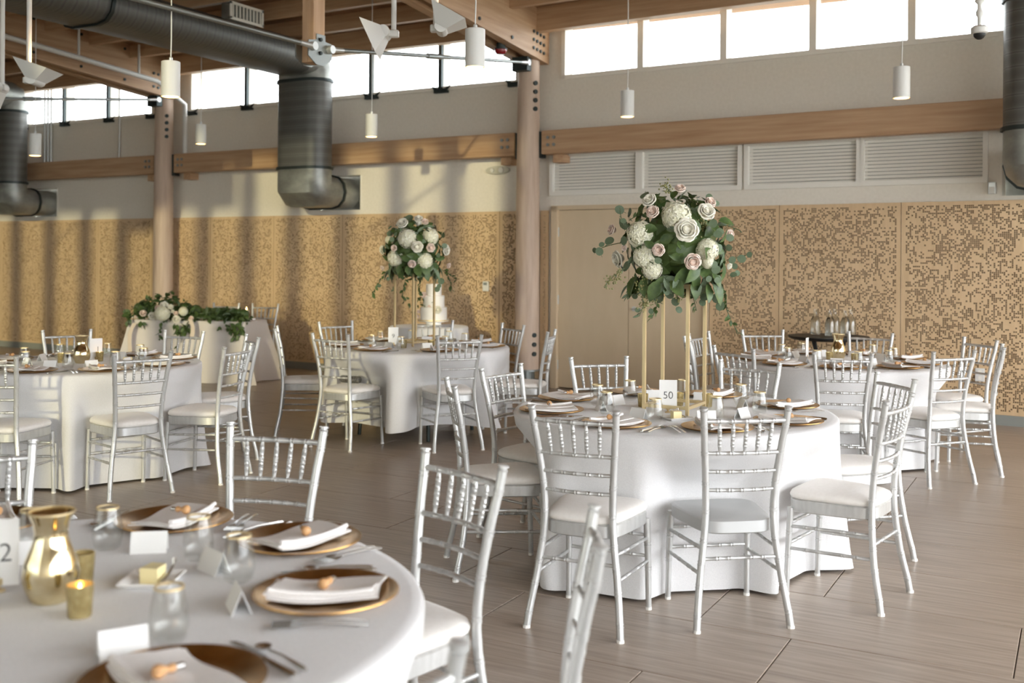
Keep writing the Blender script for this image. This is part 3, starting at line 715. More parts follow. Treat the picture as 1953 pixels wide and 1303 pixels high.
LL = 'silver chair backing onto the table numbered two, left of the number card table before the head table'
CL_ = ['silver chair behind the gold vase, with its back to the long perforated wall', 'silver chair with its back to the blooms of the head table', 'silver chair before the cloth of the table near the head table, back to table two',
       'silver chair beside the head-table cloth, one place along from the ribbon chair', 'silver chair before the head table, back turned to the table numbered nine']
for mx, my, o in ((-7.275, 5.782, 150), (-6.441, 6.246, 101), (-5.20, 4.70, -20), (-5.08, 5.42, 14), (-5.60, 6.13, 57)):
    place_chair(mx, my, o, CL_.pop(0), 'chairs around the table before the head table')
LL = 'silver chair near the head table, half hidden by a chair of table two'
place_chair(*polar(TL, 1.2, -66), -66, LL, 'chairs around the table before the head table')
CB_ = ['silver chair of table two, back turned to the table before the head table', 'silver chair at the table numbered two, beside the cork-topped napkins and forks', 'silver chair at the table numbered two, with its back to the cushionless chair']
for mx, my, o in ((-2.537, 2.905, 105), (-1.644, 2.722, 71), (-.96, 2.18, 26)):
    place_chair(mx, my, o, CB_.pop(0), 'chairs around the table numbered two')
place_chair(*polar(T2, 1.26, 153), 153, 'silver chair at the table numbered two, beyond its gold vase', 'chairs around the table numbered two')
place_chair(*polar(T2, 1.10, -15.5), -16, 'silver chair at the table numbered two, beside the plate with the dark-handled knife', 'chairs around the table numbered two')
CR_ = ['silver chair at the bottle-stand table, with its back to the table numbered fifty', 'silver chair at the bottle-stand table, overlapping the far chair of table fifty', 'silver chair at the bottle-stand table, beside the gold flower stand legs',
       'silver chair at the bottle-stand table, with its back to the cream double door', 'silver chair below the trailing flower vine, with its back to the perforated panels', 'silver chair in front of the black bottle stand', 'silver chair in front of the white wall socket',
       'silver chair at the bottle-stand table, seen edge-on beside the socket chair', 'silver chair at the bottle-stand table, standing clear beside the pooled cloth corner']
for mx, my, o in ((-1.385, 7.125, -72), (-2.135, 7.155, -116), (-2.70, 7.81, -155), (-2.82, 8.462, 172), (-2.455, 9.105, 124), (-1.582, 9.304, 84), (-.705, 9.06, 45), (-.50, 8.385, 5), (-.757, 7.67, -39)):
    place_chair(mx, my, o, CR_.pop(0), 'chairs around the table by the bottle stand')
LS = 'silver chiavari chair behind the garlanded head table'
place_chair(-9.98, 10.42, 106, 'silver chair behind the blooms end of the head table', 'chairs behind the head table'); place_chair(-9.43, 10.56, 106, 'silver chair behind the candle end of the head table', 'chairs behind the head table')

# ================================================================== tables and cloths
def table(c, R, label, z=.745):
    t = thing('round_table', label, 'table', (c[0], c[1], 0))
    MB().lathe([(R - .01, z - .03), (R, z - .025), (R, z - .005), (R - .01, z)], 40).obj('tabletop', 'ply_edge', t, 30)
    for i in range(4):
        a = PI / 4 + i * PI / 2; x, y = .5 * R * math.cos(a) * 1.1, .5 * R * math.sin(a) * 1.1
        MB().tube([(x, y, z - .02), (x * 1.15, y * 1.15, 0)], .016, 8).obj('leg', 'steel_dark', t, 50)
    return t
def press(c, a, rr, z):
    # a seat pushed against the table holds the cloth back: move the cloth in front of the seat's front edge
    wz = 1. if z < .5 else max(0., 1 - (z - .5) / .2)
    if wz <= 0: return rr
    for sx, sy, th in SEATS:
        if math.hypot(sx - c[0], sy - c[1]) > 1.3: continue
        ca, sa = math.cos(a), math.sin(a); best = rr
        for st in range(60):
            q = rr - st * .008; x, y = c[0] + q * ca - sx, c[1] + q * sa - sy
            lx_, ly_ = x * math.cos(th) + y * math.sin(th), -x * math.sin(th) + y * math.cos(th)
            edge = .238 - 2.2 * max(0., abs(lx_) - .225)       # soft shoulder beside the seat
            if ly_ > edge: best = q; break
        else: best = rr - .45
        rr = rr + (best - rr) * wz
    return rr
def cloth(c, R, label, seed, hem=.012, z=.758, folds=11, amp=.05, flare=.085, material='linen', group=None, deep=1.):
    r = random.Random(seed); n = 220; ph = [(k, r.uniform(0, 2 * PI), r.uniform(.5, 1)) for k in (folds - 4, folds, folds + 3, 3)]
    pleat = [(r.uniform(0, 2 * PI), r.uniform(.05, .10), r.uniform(.5, 1.)) for _ in range(8)]
    vs = [(0, 0, z)]; rings = []
    prof = [(.3, 0), (.6, 0), (.85, 0), (.965, 0), (.99, .002), (1.0, .008), (1.006, .018)]
    for q, dz in prof: rings.append([(R * q * math.cos(2 * PI * k / n), R * q * math.sin(2 * PI * k / n), z - dz) for k in range(n)])
    H = z - .018 - hem
    for j in range(1, 15):
        t = j / 14; ring = []
        for k in range(n):
            a = 2 * PI * k / n
            f = sum(w_ * math.sin(m_ * a + p_ + .35 * t * math.sin(2 * a + p_)) for m_, p_, w_ in ph) / 2.6
            f = math.copysign(abs(f) ** .8, f)
            pl = sum(-d_ * math.exp(-((math.atan2(math.sin(a - p_), math.cos(a - p_))) / .055) ** 2) * s_ for p_, d_, s_ in pleat)
            rr = R * 1.006 + flare * t ** 1.25 + amp * deep * f * t ** .9 + pl * t
            zz = z - .018 - H * t
            if j >= 13: rr += .018 * math.sin(5 * a + ph[0][1]) * (j - 12)
            if j == 14: zz = hem + .008 * math.sin(4 * a + ph[1][1]) * (1 if hem > .03 else .35) + .004
            ring.append((press(c, a, rr, zz), a, max(zz, .003)))
        rad = [q[0] for q in ring]
        for _ in range(2): rad = [(rad[k - 2] + 2 * rad[k - 1] + 3 * rad[k] + 2 * rad[(k + 1) % n] + rad[(k + 2) % n]) / 9 for k in range(n)]
        rings.append([(q * math.cos(v[1]), q * math.sin(v[1]), v[2]) for q, v in zip(rad, ring)])
    m = MB(); m.v = [tuple(v) for v in vs]; 
    for ring in rings: m.v += ring
    for k in range(n): m.f.append((0, 1 + k, 1 + (k + 1) % n))
    for i in range(len(rings) - 1):
        for k in range(n): m.f.append((1 + i * n + k, 1 + (i + 1) * n + k, 1 + (i + 1) * n + (k + 1) % n, 1 + i * n + (k + 1) % n))
    o = m.obj('tablecloth', material, None, 75, loc=(c[0], c[1], 0)); return tag(o, label, 'tablecloth', group)
RT = .805
for c, nm, sd, hem in ((T50, 'the table numbered fifty', 3, .012), (T9, 'the table numbered nine', 12, .13), (TL, 'the round table before the head table', 5, .012), (T2, 'the table numbered two', 8, .012), (TR, 'the table by the bottle stand', 21, .012)):
    table(c, RT - .012, 'round banquet table under the cloth of ' + nm); cloth(c, RT, 'white linen cloth draped over ' + nm, sd, hem)
ZT = .7585
# ================================================================== things on the tables
def rotv(x, y, d): c, s = math.cos(d), math.sin(d); return x * c - y * s, x * s + y * c
# prototypes (shared meshes)
ME = {}
R_ = .163
ME['charger'] = MB().lathe([(.10, .0), (.105, .002), (R_ - .006, .012), (R_, .016), (R_ - .001, .0185), (R_ - .012, .0175), (.115, .0075), (.105, .0055), (.0, .0055)], 48, cap=False).mesh('charger_plate', 'gold', 40)
def napkin_mesh():
    m = MB(); nx, ny = 12, 5
    for L, (w, h, z0, dx, dy) in enumerate(((.240, .140, .018, 0, 0), (.233, .132, .0218, .004, .006), (.226, .085, .0256, -.004, -.022))):
        vs = []
        for s in (0, 1):
            for i in range(nx + 1):
                for j in range(ny + 1):
                    u, v = i / nx - .5, j / ny - .5
                    z = z0 + s * .0038 + .010 * (2 * u) ** 2 + .004 * math.sin(5 * u + L) * (v + .5) - .004 * (2 * v) ** 2
                    vs.append((u * w + dx + .02 * v * (1 if L else 0), v * h + dy + .006 * math.sin(6 * u), z))
        n = ny + 1; K = (nx + 1) * n; fs = []
        for i in range(nx):
            for j in range(ny):
                a, b, c, d = i * n + j, (i + 1) * n + j, (i + 1) * n + j + 1, i * n + j + 1
                fs += [(K + a, K + b, K + c, K + d), (d, c, b, a)]
        for i in range(nx):
            fs += [(i * n, (i + 1) * n, K + (i + 1) * n, K + i * n), ((i + 1) * n + ny, i * n + ny, K + i * n + ny, K + (i + 1) * n + ny)]
        for j in range(ny):
            fs += [(j + 1, j, K + j, K + j + 1), (nx * n + j, nx * n + j + 1, K + nx * n + j + 1, K + nx * n + j)]
        m.add(vs, fs)
    m.tube([(u * .228 - .004, -.062, .031 + .010 * (2 * u) ** 2) for u in [-.5, -.3, -.1, .1, .3, .5]], .0065, 8)
    return m.mesh('napkin', 'napkin', 60)
ME['napkin'] = napkin_mesh()
def fork_mesh():
    m = MB(); m.add([], [])
    P = [(-.098, .0045), (-.09, .0055), (-.05, .0045), (.0, .0025), (.03, .0028), (.042, .009), (.052, .0115), (.06, .0115)]
    vs = [(x, s * h, .006 + .006 * math.sin((x + .1) * 16) + dz) for x, h in P for s in (-1, 1) for dz in (0, .0022)]
    fs = []
    for i in range(len(P) - 1):
        a, b = i * 4, (i + 1) * 4
        fs += [(a + 1, b + 1, b + 3, a + 3), (a, a + 2, b + 2, b), (a, b, b + 1, a + 1), (a + 2, a + 3, b + 3, b + 2)]
    fs += [(0, 1, 3, 2), tuple(len(vs) - 4 + k for k in (0, 2, 3, 1))]
    m.add(vs, fs)
    for k in range(4): m.box((.078, -.0096 + .0064 * k, .010), (.04, .0032, .0022))
    return m.mesh('fork', 'cutlery')
ME['fork'] = fork_mesh()
k_ = MB(); k_.tube([(-.11, 0, .006), (-.1, 0, .006), (-.03, 0, .006), (0, 0, .006)], [.004, .0058, .005, .0042], 8)
k_.prism([(0, -.008), (.09, -.010), (.115, -.004), (.12, .006), (0, .006)], 'z', .005, .007); ME['knife'] = k_.mesh('knife', 'cutlery')
k_ = MB(); k_.tube([(-.10, 0, .005), (-.09, 0, .006), (-.02, 0, .009), (.03, 0, .006)], [.004, .005, .0028, .003], 8)
k_.lathe([(.002, .0), (.014, .002), (.0175, .006), (.0165, .0065), (.012, .0035), (.002, .002)], 16, (.052, 0, .002)); ME['spoon'] = k_.mesh('spoon', 'cutlery', 40)
ME['glass_body'] = MB().lathe([(.0, .0), (.026, .0), (.033, .006), (.0385, .028), (.039, .042), (.036, .068), (.0315, .092), (.029, .108), (.0278, .108), (.0302, .092), (.0346, .068), (.0375, .042), (.0368, .028), (.031, .011), (.02, .008), (.0, .008)], 24, cap=False).mesh('glass_body', 'glass', 80)
ME['gold_rim'] = MB().lathe([(.0296, .1035), (.0293, .1088), (.0274, .1088), (.0276, .1035)], 24, cap=False).mesh('gold_rim', 'gold_stand', 60)
ME['card'] = MB().add([(-.045, -.022, 0), (.045, -.022, 0), (.045, 0, .052), (-.045, 0, .052), (-.045, .022, 0), (.045, .022, 0), (-.045, -.0205, 0), (.045, -.0205, 0), (.045, 0, .0495), (-.045, 0, .0495), (-.045, .0205, 0), (.045, .0205, 0)],
                      [(0, 1, 2, 3), (3, 2, 5, 4), (7, 6, 9, 8), (8, 9, 10, 11), (0, 3, 9, 6), (3, 4, 10, 9), (2, 1, 7, 8), (5, 2, 8, 11)]).mesh('place_card', 'card')
ME['knob'] = MB().lathe([(.0, .0), (.0075, .002), (.0085, .008), (.0065, .013), (.0055, .016), (.009, .022), (.0125, .029), (.0125, .036), (.0085, .041), (.0, .042)], 14, cap=False).mesh('wooden_knob', 'cork', 60)
ME['shank'] = MB().lathe([(.004, -.016), (.006, -.014), (.006, .0), (.004, .002)], 10).mesh('metal_shank', 'cutlery', 40)
ME['votive'] = MB().lathe([(.022, .0), (.024, .002), (.0285, .068), (.026, .068), (.0225, .008), (.0, .008)], 24, cap=False).mesh('votive_cup', 'gold_votive', 60)
ME['votive_wax'] = MB().lathe([(.022, .009), (.0245, .044), (.0, .045)], 18, cap=False).mesh('votive_wax', 'wax', 40)
ME['flame'] = MB().lathe([(.0, .044), (.005, .052), (.0045, .058), (.0, .072)], 8, cap=False).mesh('candle_flame', 'flame', 60)
def put(name, me, loc, rz, label, cat, group): return tag(link(name, ME[me], None, loc, rz), label, cat, group)
def setting(c, deg, where, rp=.625, pos=None, glass=None, card=None, sfx='', favour=True):
    """one place: where = phrase naming the table"""
    a = math.radians(deg)
    px_, py_ = pos if pos is not None else polar(c, rp, deg)
    if pos is not None: a = math.atan2(py_ - c[1], px_ - c[0])
    put('charger_plate', 'charger', (px_, py_, ZT), a, 'gold charger plate on ' + where + sfx, 'plate', 'gold charger plates on ' + where)
    j = rnd.uniform(-.25, .25)
    put('napkin', 'napkin', (px_, py_, ZT - .004), a + j, 'folded ivory napkin on ' + where + sfx, 'napkin', 'napkins on ' + where)
    if favour:
        f = thing('bottle_stopper', 'wooden bottle stopper on ' + where + sfx, 'stopper', (px_ + .01 * math.cos(a), py_ + .01 * math.sin(a), ZT + .0395), 0, 'wooden stoppers on ' + where)
        f.rotation_euler = (PI / 2, 0, a + rnd.uniform(-.6, .6))
        link('wooden_knob', ME['knob'], f); link('metal_shank', ME['shank'], f)
    def loc(u, v): x, y = rotv(u, v, a); return (px_ + x, py_ + y, ZT)
    for v in (-.184, -.208): put('fork', 'fork', loc(.0, v), a + PI, 'steel fork on ' + where + sfx, 'fork', 'forks on ' + where)
    put('knife', 'knife', loc(.0, .179), a + PI, 'steel knife on ' + where + sfx, 'knife', 'knives on ' + where)
    put('spoon', 'spoon', loc(.0, .208), a + PI, 'steel spoon on ' + where + sfx, 'spoon', 'spoons on ' + where)
    gx, gy = glass if glass is not None else polar(c, .42, math.degrees(a) + 17)
    g = thing('wine_glass', 'stemless gold-rimmed glass on ' + where + sfx, 'glass', (gx, gy, ZT), rnd.uniform(0, 6), 'gold rimmed glasses on ' + where)
    link('glass_body', ME['glass_body'], g); link('gold_rim', ME['gold_rim'], g)
    kx, ky = card if card is not None else polar(c, .37, math.degrees(a) - 4)
    put('place_card', 'card', (kx, ky, ZT), a + PI / 2 + rnd.uniform(-.3, .3), 'folded white place card on ' + where + sfx, 'place card', 'place cards on ' + where)
def P2(px, py, z=ZT): q = onz(px, py, z); return (q[0], q[1])
W50, W9, WL, W2, WR = 'the table numbered fifty', 'the table numbered nine', 'the table before the head table', 'the table numbered two', 'the table by the bottle stand'
for pl, gl, cdp in (((1075, 762), (1139.5, 773), (1176, 772)), ((1067, 785.5), (1157, 789), None), ((1173, 813), (1249.4, 804), (1218, 799)), ((1370.7, 821), (1365.5, 799), (1347, 804)), ((1513.7, 808), (1448.5, 789), (1416, 798)), ((1516, 776.6), (1413, 772), None), ((1361, 756), (1303, 762), None), ((1218, 752), (1201.5, 763), (1248, 762))):
    q = P2(*pl); ang = math.degrees(math.atan2(q[1] - T50[1], q[0] - T50[0]))
    setting(T50, ang, W50, sfx=', before the cushionless chair' if pl[0] == 1370.7 else ('' if cdp else ''), pos=polar(T50, .628, ang), glass=P2(*gl), card=P2(*cdp) if cdp else None)
for ang in (-92, -140, 158, 114, 63, 18, -39): setting(T9, ang, W9)
for ang in (-70, -28, 14, 57, 101, 147, -166, -118): setting(TL, ang, WL)
for ang in (-75, -115, -155, 165, 125, 85, 45, 5, -35): setting(TR, ang, WR, rp=.62)
SF2 = [', behind the number card', ', beyond the butter plate', ', one place from the butter plate', ', two places from the butter plate', ', on the votive side']
for pl, gl, cdp in (((-25, 1003), (60, 1052), (50, 1072)), ((333, 999), (205, 1046), (285, 1052)), ((572, 1037), (378, 1066), (408, 1090)), ((622, 1140), (455, 1108), (455, 1162)), ((330, 1312), (322, 1222), (234, 1250))):
    setting(T2, 0, W2, sfx=SF2.pop(0), pos=P2(*pl), glass=P2(*gl), card=P2(*cdp))

# ---- number cards, pitchers, votives, butter plates
def text_mesh(s, size, material):
    cu = bpy.data.curves.new('num', 'FONT'); cu.body = s; cu.size = size; cu.align_x = 'CENTER'; cu.align_y = 'CENTER'; cu.offset = -size * .012; cu.extrude = .0003
    o = bpy.data.objects.new('num', cu); COL.objects.link(o); bpy.context.view_layer.update()
    me = bpy.data.meshes.new_from_object(o.evaluated_get(bpy.context.evaluated_depsgraph_get())); bpy.data.objects.remove(o)
    me.materials.clear(); me.materials.append(MATS[material]); return me
def number_card(px, py, num, label, face, shift=0., size=.052):
    q = P2(px, py); t = thing('table_number', label, 'number card', (q[0], q[1], ZT), face)
    MB().box((0, 0, .088), (.088, .0025, .150)).obj('card', 'card', t)
    m = MB(); m.lathe([(.016, 0), (.016, .003), (.005, .008), (.006, .016), (.004, .02)], 14); m.box((0, -.003, .022), (.02, .003, .014)).box((0, .003, .022), (.02, .003, .014)); m.obj('card_holder', 'gold_stand', t)
    if num:
        o = link('printed_number', text_mesh(num, size, 'ink'), t, (shift, -.0016, .085)); o.rotation_euler = (PI / 2, 0, 0)
camaz = lambda x, y: math.atan2(-x, y)                  # turn that makes a card at (x, y) face the viewer
n50 = P2(1274, 787); number_card(1274, 787, '50', 'white card printed with table number fifty', camaz(*n50) + .06)
q = P2(750, 660); number_card(750, 660, '9', 'white card printed with table number nine', camaz(*q))
q = polar(TL, .16, 110); 
def proj(p):
    d = np.array(p, float) - CAMP; wv = d @ Fv; return CXP + FPX * (d @ Rv) / wv, CYP - FPX * (d @ Uv) / wv
u = proj((q[0], q[1], ZT)); number_card(u[0], u[1], '1', 'white number card behind the gold pitcher before the head table', camaz(*q) + .3, .012)
number_card(-4, 1128, '2', 'white card printed with table number two', camaz(*P2(-4, 1128)) - .25, .016, .06)
q = polar(TR, .25, 165); u = proj((q[0], q[1], ZT)); number_card(u[0], u[1], '', 'white number card seen edge-on beside the bottle stand', camaz(*q) + 1.35)
def pitcher(x, y, label):
    t = thing('gold_pitcher', label, 'vase', (x, y, ZT))
    prof = [(.0, .002), (.036, .0), (.043, .005), (.056, .035), (.0595, .062), (.054, .092), (.043, .118), (.0355, .14), (.0345, .155), (.039, .175), (.0495, .196)]
    MB().lathe(prof + [(.0475, .1965)] + [(max(r - .0025, 0.), z + .003) for r, z in prof[::-1][1:]], 40, cap=False).obj('vase_body', 'gold_glass', t, 80)
    MB().lathe([(.0505, .1945), (.0505, .1985), (.0468, .1985), (.0468, .1945)], 40, cap=False).obj('rim', 'gold_stand', t, 60)
q = P2(97, 1146); pitcher(q[0], q[1], 'shiny gold glass vase on the table numbered two')
pitcher(TL[0] + .0, TL[1] - .02, 'shiny gold glass vase on the table before the head table')
pitcher(TR[0] - .02, TR[1] + .14, 'shiny gold glass vase on the table by the bottle stand')
def votive(x, y, where, lit=False):
    t = thing('votive_candle', 'gold glass votive candle on ' + where, 'candle', (x, y, ZT), 0, 'votive candles on ' + where)
    link('votive_cup', ME['votive'], t); link('wax', ME['votive_wax'], t)
    if lit: link('candle_flame', ME['flame'], t)
for p in ((152, 1176), (157, 1110), (-30, 1165)): votive(*P2(*p), W2, p[0] == 152)
for p in ((1226, 776), (1294, 774), (1349, 776)): votive(*P2(*p), W50)
for p in ((117, 692), (190, 689)): votive(*P2(*p), WL, p[0] == 190)
for p in ((1582, 689), (1630, 692)): votive(*P2(*p), WR)
for p in ((770, 664), (822, 664)): votive(*P2(*p), W9)
def butter(x, y, rz, where):
    t = thing('butter_plate', 'small white square plate holding a butter block on ' + where, 'plate', (x, y, ZT), rz)
    m = MB(); s = .062
    m.add([(-s * .75, -s * .75, 0), (s * .75, -s * .75, 0), (s * .75, s * .75, 0), (-s * .75, s * .75, 0), (-s, -s, .012), (s, -s, .012), (s, s, .012), (-s, s, .012), (-s * .97, -s * .97, .0145), (s * .97, -s * .97, .0145), (s * .97, s * .97, .0145), (-s * .97, s * .97, .0145), (-s * .7, -s * .7, .004), (s * .7, -s * .7, .004), (s * .7, s * .7, .004), (-s * .7, s * .7, .004)],
          [(3, 2, 1, 0)] + [(i, (i + 1) % 4, 4 + (i + 1) % 4, 4 + i) for i in range(4)] + [(4 + i, 4 + (i + 1) % 4, 8 + (i + 1) % 4, 8 + i) for i in range(4)] + [(8 + i, 8 + (i + 1) % 4, 12 + (i + 1) % 4, 12 + i) for i in range(4)] + [(12, 13, 14, 15)])
    m.obj('dish', 'china', t)
    MB().prism([(-.022, -.02), (.02, -.026), (.026, .02), (-.01, .028)], 'z', .004, .04).obj('butter_block', 'butter', t)
    k = MB().tube([(.034, -.03, .012), (.036, .0, .016), (.038, .035, .030), (.038, .045, .045)], [.006, .0045, .003, .006], 8); k.obj('butter_knife', 'cutlery', t, 40)
butter(*P2(290, 1112), .5, W2); butter(*P2(1288, 800), .9, W50); butter(*polar(T9, .29, 40), .6, W9); butter(*polar(TL, .3, 35), .3, WL)
# ---- clutch bag on a chair at table nine
q = onz(664, 731, .493); cl = thing('clutch_bag', 'dark beaded clutch bag lying on an ivory chair cushion', 'bag', (q[0], q[1] + .03, .4925), .12)
m = MB(); sec = [(.034 * math.cos(2 * PI * i / 16), .030 + .030 * math.sin(2 * PI * i / 16)) for i in range(16)]
vs = []; 
for x, k in ((-.095, .55), (-.088, .85), (-.07, 1), (.07, 1), (.088, .85), (.095, .55)): vs += [(x, y * k, .030 + (z - .030) * k) for y, z in sec]
m.add(vs, [(i * 16 + j, i * 16 + (j + 1) % 16, (i + 1) * 16 + (j + 1) % 16, (i + 1) * 16 + j) for i in range(5) for j in range(16)] + [tuple(range(15, -1, -1)), tuple(80 + j for j in range(16))]); m.obj('bag_body', 'clutch', cl, 50)
MB().box((0, 0, .060), (.15, .010, .006)).obj('bag_frame', 'steel_light', cl); MB().sphere((0, 0, .067), .007, 8, 6).obj('clasp', 'steel_light', cl, 60)
# ================================================================== flowers
def frame_to(nrm, up=(0, 0, 1), twist=0.):
    z = Vector(nrm).normalized(); x = Vector(up).cross(z)
    if x.length < 1e-3: x = Vector((1, 0, 0))
    x.normalize(); y = z.cross(x); M = Matrix([[x[i], y[i], z[i], 0] for i in range(3)] + [[0, 0, 0, 1]])
    return M @ Matrix.Rotation(twist, 4, 'Z')
def petal_grid(m, base_r, tip_r, z0, z1, ang, width, cup, curl):
    n = 4; vs = []
    for i in range(n + 1):
        t = i / n; r = base_r + (tip_r - base_r) * t ** (1 - .35 * curl); z = z0 + (z1 - z0) * math.sin(t * PI / 2 * (1 + .35 * curl))
        wd = width * (.55 + .45 * math.sin(PI * (.1 + .62 * t)))
        for j in range(n + 1):
            s = (j / n - .5) * 2; a = ang + s * wd; rr = r * (1 - cup * s * s * .09) 
            rr *= 1 - .07 * (s * s) * (t ** 3); vs.append((rr * math.cos(a), rr * math.sin(a), z - .10 * s * s * (z1 - z0) * t))
    m.add(vs, [(i * (n + 1) + j, (i + 1) * (n + 1) + j, (i + 1) * (n + 1) + j + 1, i * (n + 1) + j + 1) for i in range(n) for j in range(n)])
def rose_mesh(material, seed, open_=1.):
    r = random.Random(seed); m = MB()          # unit radius, facing +Z
    m.lathe([(.10, -.55), (.30, -.35), (.36, 0.), (.26, .28), (.14, .36), (.05, .33)], 12)
    for k, (br, tr, z0, z1, np_, wd, curl) in enumerate(((.16, .20, -.2, .46, 3, 1.0, 0), (.22, .34, -.3, .48, 4, .95, .1), (.28, .50, -.4, .46, 5, .85, .3), (.32, .72, -.5, .36, 5, .80, .6), (.34, .98 * open_, -.6, .14, 6, .72, .9))):
        o = r.uniform(0, 6)
        for i in range(np_): petal_grid(m, br, tr, z0, z1 * r.uniform(.92, 1.08), o + 2 * PI * i / np_ + r.uniform(-.1, .1), wd, 1., curl)
    return m.mesh('rose', material, 80)
def hydrangea_mesh(seed):
    r = random.Random(seed); m = MB(); m.sphere((0, 0, -.03), .86, 14, 10)
    n = 95
    for i in range(n):
        z = 1 - 1.55 * (i + .5) / n; q = math.sqrt(max(0, 1 - z * z)); a = i * 2.39996
        d = Vector((q * math.cos(a), q * math.sin(a), z)); c = d * r.uniform(.88, 1.0); M = frame_to(d, (.3, .2, 1), r.uniform(0, 6)); s = r.uniform(.19, .26)
        for k in range(4):
            b = k * PI / 2; pts = [(0, 0, 0), (.55 * s, -.42 * s, .10 * s), (1.05 * s, 0, .02 * s), (.55 * s, .42 * s, .10 * s)]
            m.add([c + (M @ Vector((*rotv(x, y, b), zz))) for x, y, zz in pts], [(0, 1, 2, 3)])
    return m.mesh('hydrangea', 'petal_cream')
def round_leaf_mesh():
    m = MB(); n = 12; vs = [(0, 0, .03)]
    for i in range(n): a = 2 * PI * i / n; vs.append((math.cos(a), .92 * math.sin(a), .12 * abs(math.sin(a)) ** 2 - .06 * (1 if math.cos(a) > 0 else 0)))
    m.add(vs, [(0, 1 + i, 1 + (i + 1) % n) for i in range(n)]); m.tube([(-1.5, 0, 0), (-.9, 0, .0), (0, 0, .02)], [.05, .04, .02], 4); return m.mesh('leaf', 'leaf_euc', 60)
def lance_leaf_mesh(material, wd=.28):
    m = MB(); P = [(0, .02), (.2, .7), (.45, 1.), (.7, .8), (.9, .35), (1, .02)]; vs = []
    for x, h in P: vs += [(x, -wd * h, .10 * h - .25 * x * x), (x, 0, -.25 * x * x), (x, wd * h, .10 * h - .25 * x * x)]
    m.add(vs, [(i * 3 + j, (i + 1) * 3 + j, (i + 1) * 3 + j + 1, i * 3 + j + 1) for i in range(len(P) - 1) for j in (0, 1)]); return m.mesh('leaf', material, 60)
FM = dict(w=[rose_mesh('petal_white', s) for s in (1, 2)], b=[rose_mesh('petal_blush', s, .9) for s in (3, 4)], h=[hydrangea_mesh(s) for s in (5, 6)],
          e=[round_leaf_mesh()], d=[lance_leaf_mesh('leaf_dark', .30)], n=[lance_leaf_mesh('leaf_euc', .17)])
NAME = dict(w='white_rose', b='blush_rose', h='hydrangea', e='eucalyptus_leaf', d='leaf', n='leaf')
def bloom(root, P0, kind, p, rad, nrm, twist=None):
    o = link(NAME[kind], rnd.choice(FM[kind]), root)
    M = frame_to(nrm, (0, 0, 1), rnd.uniform(0, 6) if twist is None else twist); M.translation = Vector(p) - Vector(P0)
    o.matrix_local = M @ Matrix.Diagonal((rad, rad, rad, 1)); return o
def on_ball(px, py, P0, rho):
    d = ray(px, py); oc = CAMP - np.array(P0); a = d @ d; b = 2 * (oc @ d); c = oc @ oc - rho * rho; D = b * b - 4 * a * c
    t = (-b - math.sqrt(D)) / (2 * a) if D > 0 else -b / (2 * a)
    return CAMP + d * t, t
def leaf(root, P0, kind, p, size, d, up=None):
    """leaf growing from p along d"""
    d = Vector(d).normalized(); x = d; u = Vector(up or (rnd.uniform(-1, 1), rnd.uniform(-1, 1), rnd.uniform(.2, 1))); z = (u - x * u.dot(x)).normalized(); y = z.cross(x)
    o = link(NAME[kind], FM[kind][0], root); M = Matrix([[x[i], y[i], z[i], 0] for i in range(3)] + [[0, 0, 0, 1]]); M.translation = Vector(p) - Vector(P0)
    o.matrix_local = M @ Matrix.Diagonal((size, size, size, 1)); return o
def sprig(root, P0, pts, nleaf, size, kind='d'):
    pts = [Vector(p) for p in pts]; MB().tube([p - Vector(P0) for p in pts], .0022, 5).obj('sprig_stem', 'stem', root)
    for i in range(nleaf):
        t = (i + .6) / nleaf * (len(pts) - 1); j = min(int(t), len(pts) - 2); p = pts[j].lerp(pts[j + 1], t - j); tg = (pts[j + 1] - pts[j]).normalized()
        s = Vector((rnd.uniform(-1, 1), rnd.uniform(-1, 1), rnd.uniform(-.6, .8))); leaf(root, P0, kind, p, size * rnd.uniform(.75, 1.1), tg * .8 + s * .8)
def core(root, r, sz, seed):
    q = random.Random(seed); m = MB(); m.sphere((0, 0, 0), 1, 18, 12); m.v = [tuple(c * r * q.uniform(.8, 1.12) * (sz if i == 2 else 1) for i, c in enumerate(v)) for v in m.v]
    o = m.obj('foliage_core', 'leaf_dark', root); return o
def seeds(root, pts, n, spread, seed):
    q = random.Random(seed); m = MB()
    for p in pts:
        for _ in range(n):
            c = Vector(p) + Vector((q.gauss(0, spread), q.gauss(0, spread), q.gauss(0, spread * 1.3))); m.sphere(c, q.uniform(.0035, .006), 5, 3)
    o = m.obj('seed_clusters', 'leaf_seed', root); o['kind'] = 'stuff'; return o
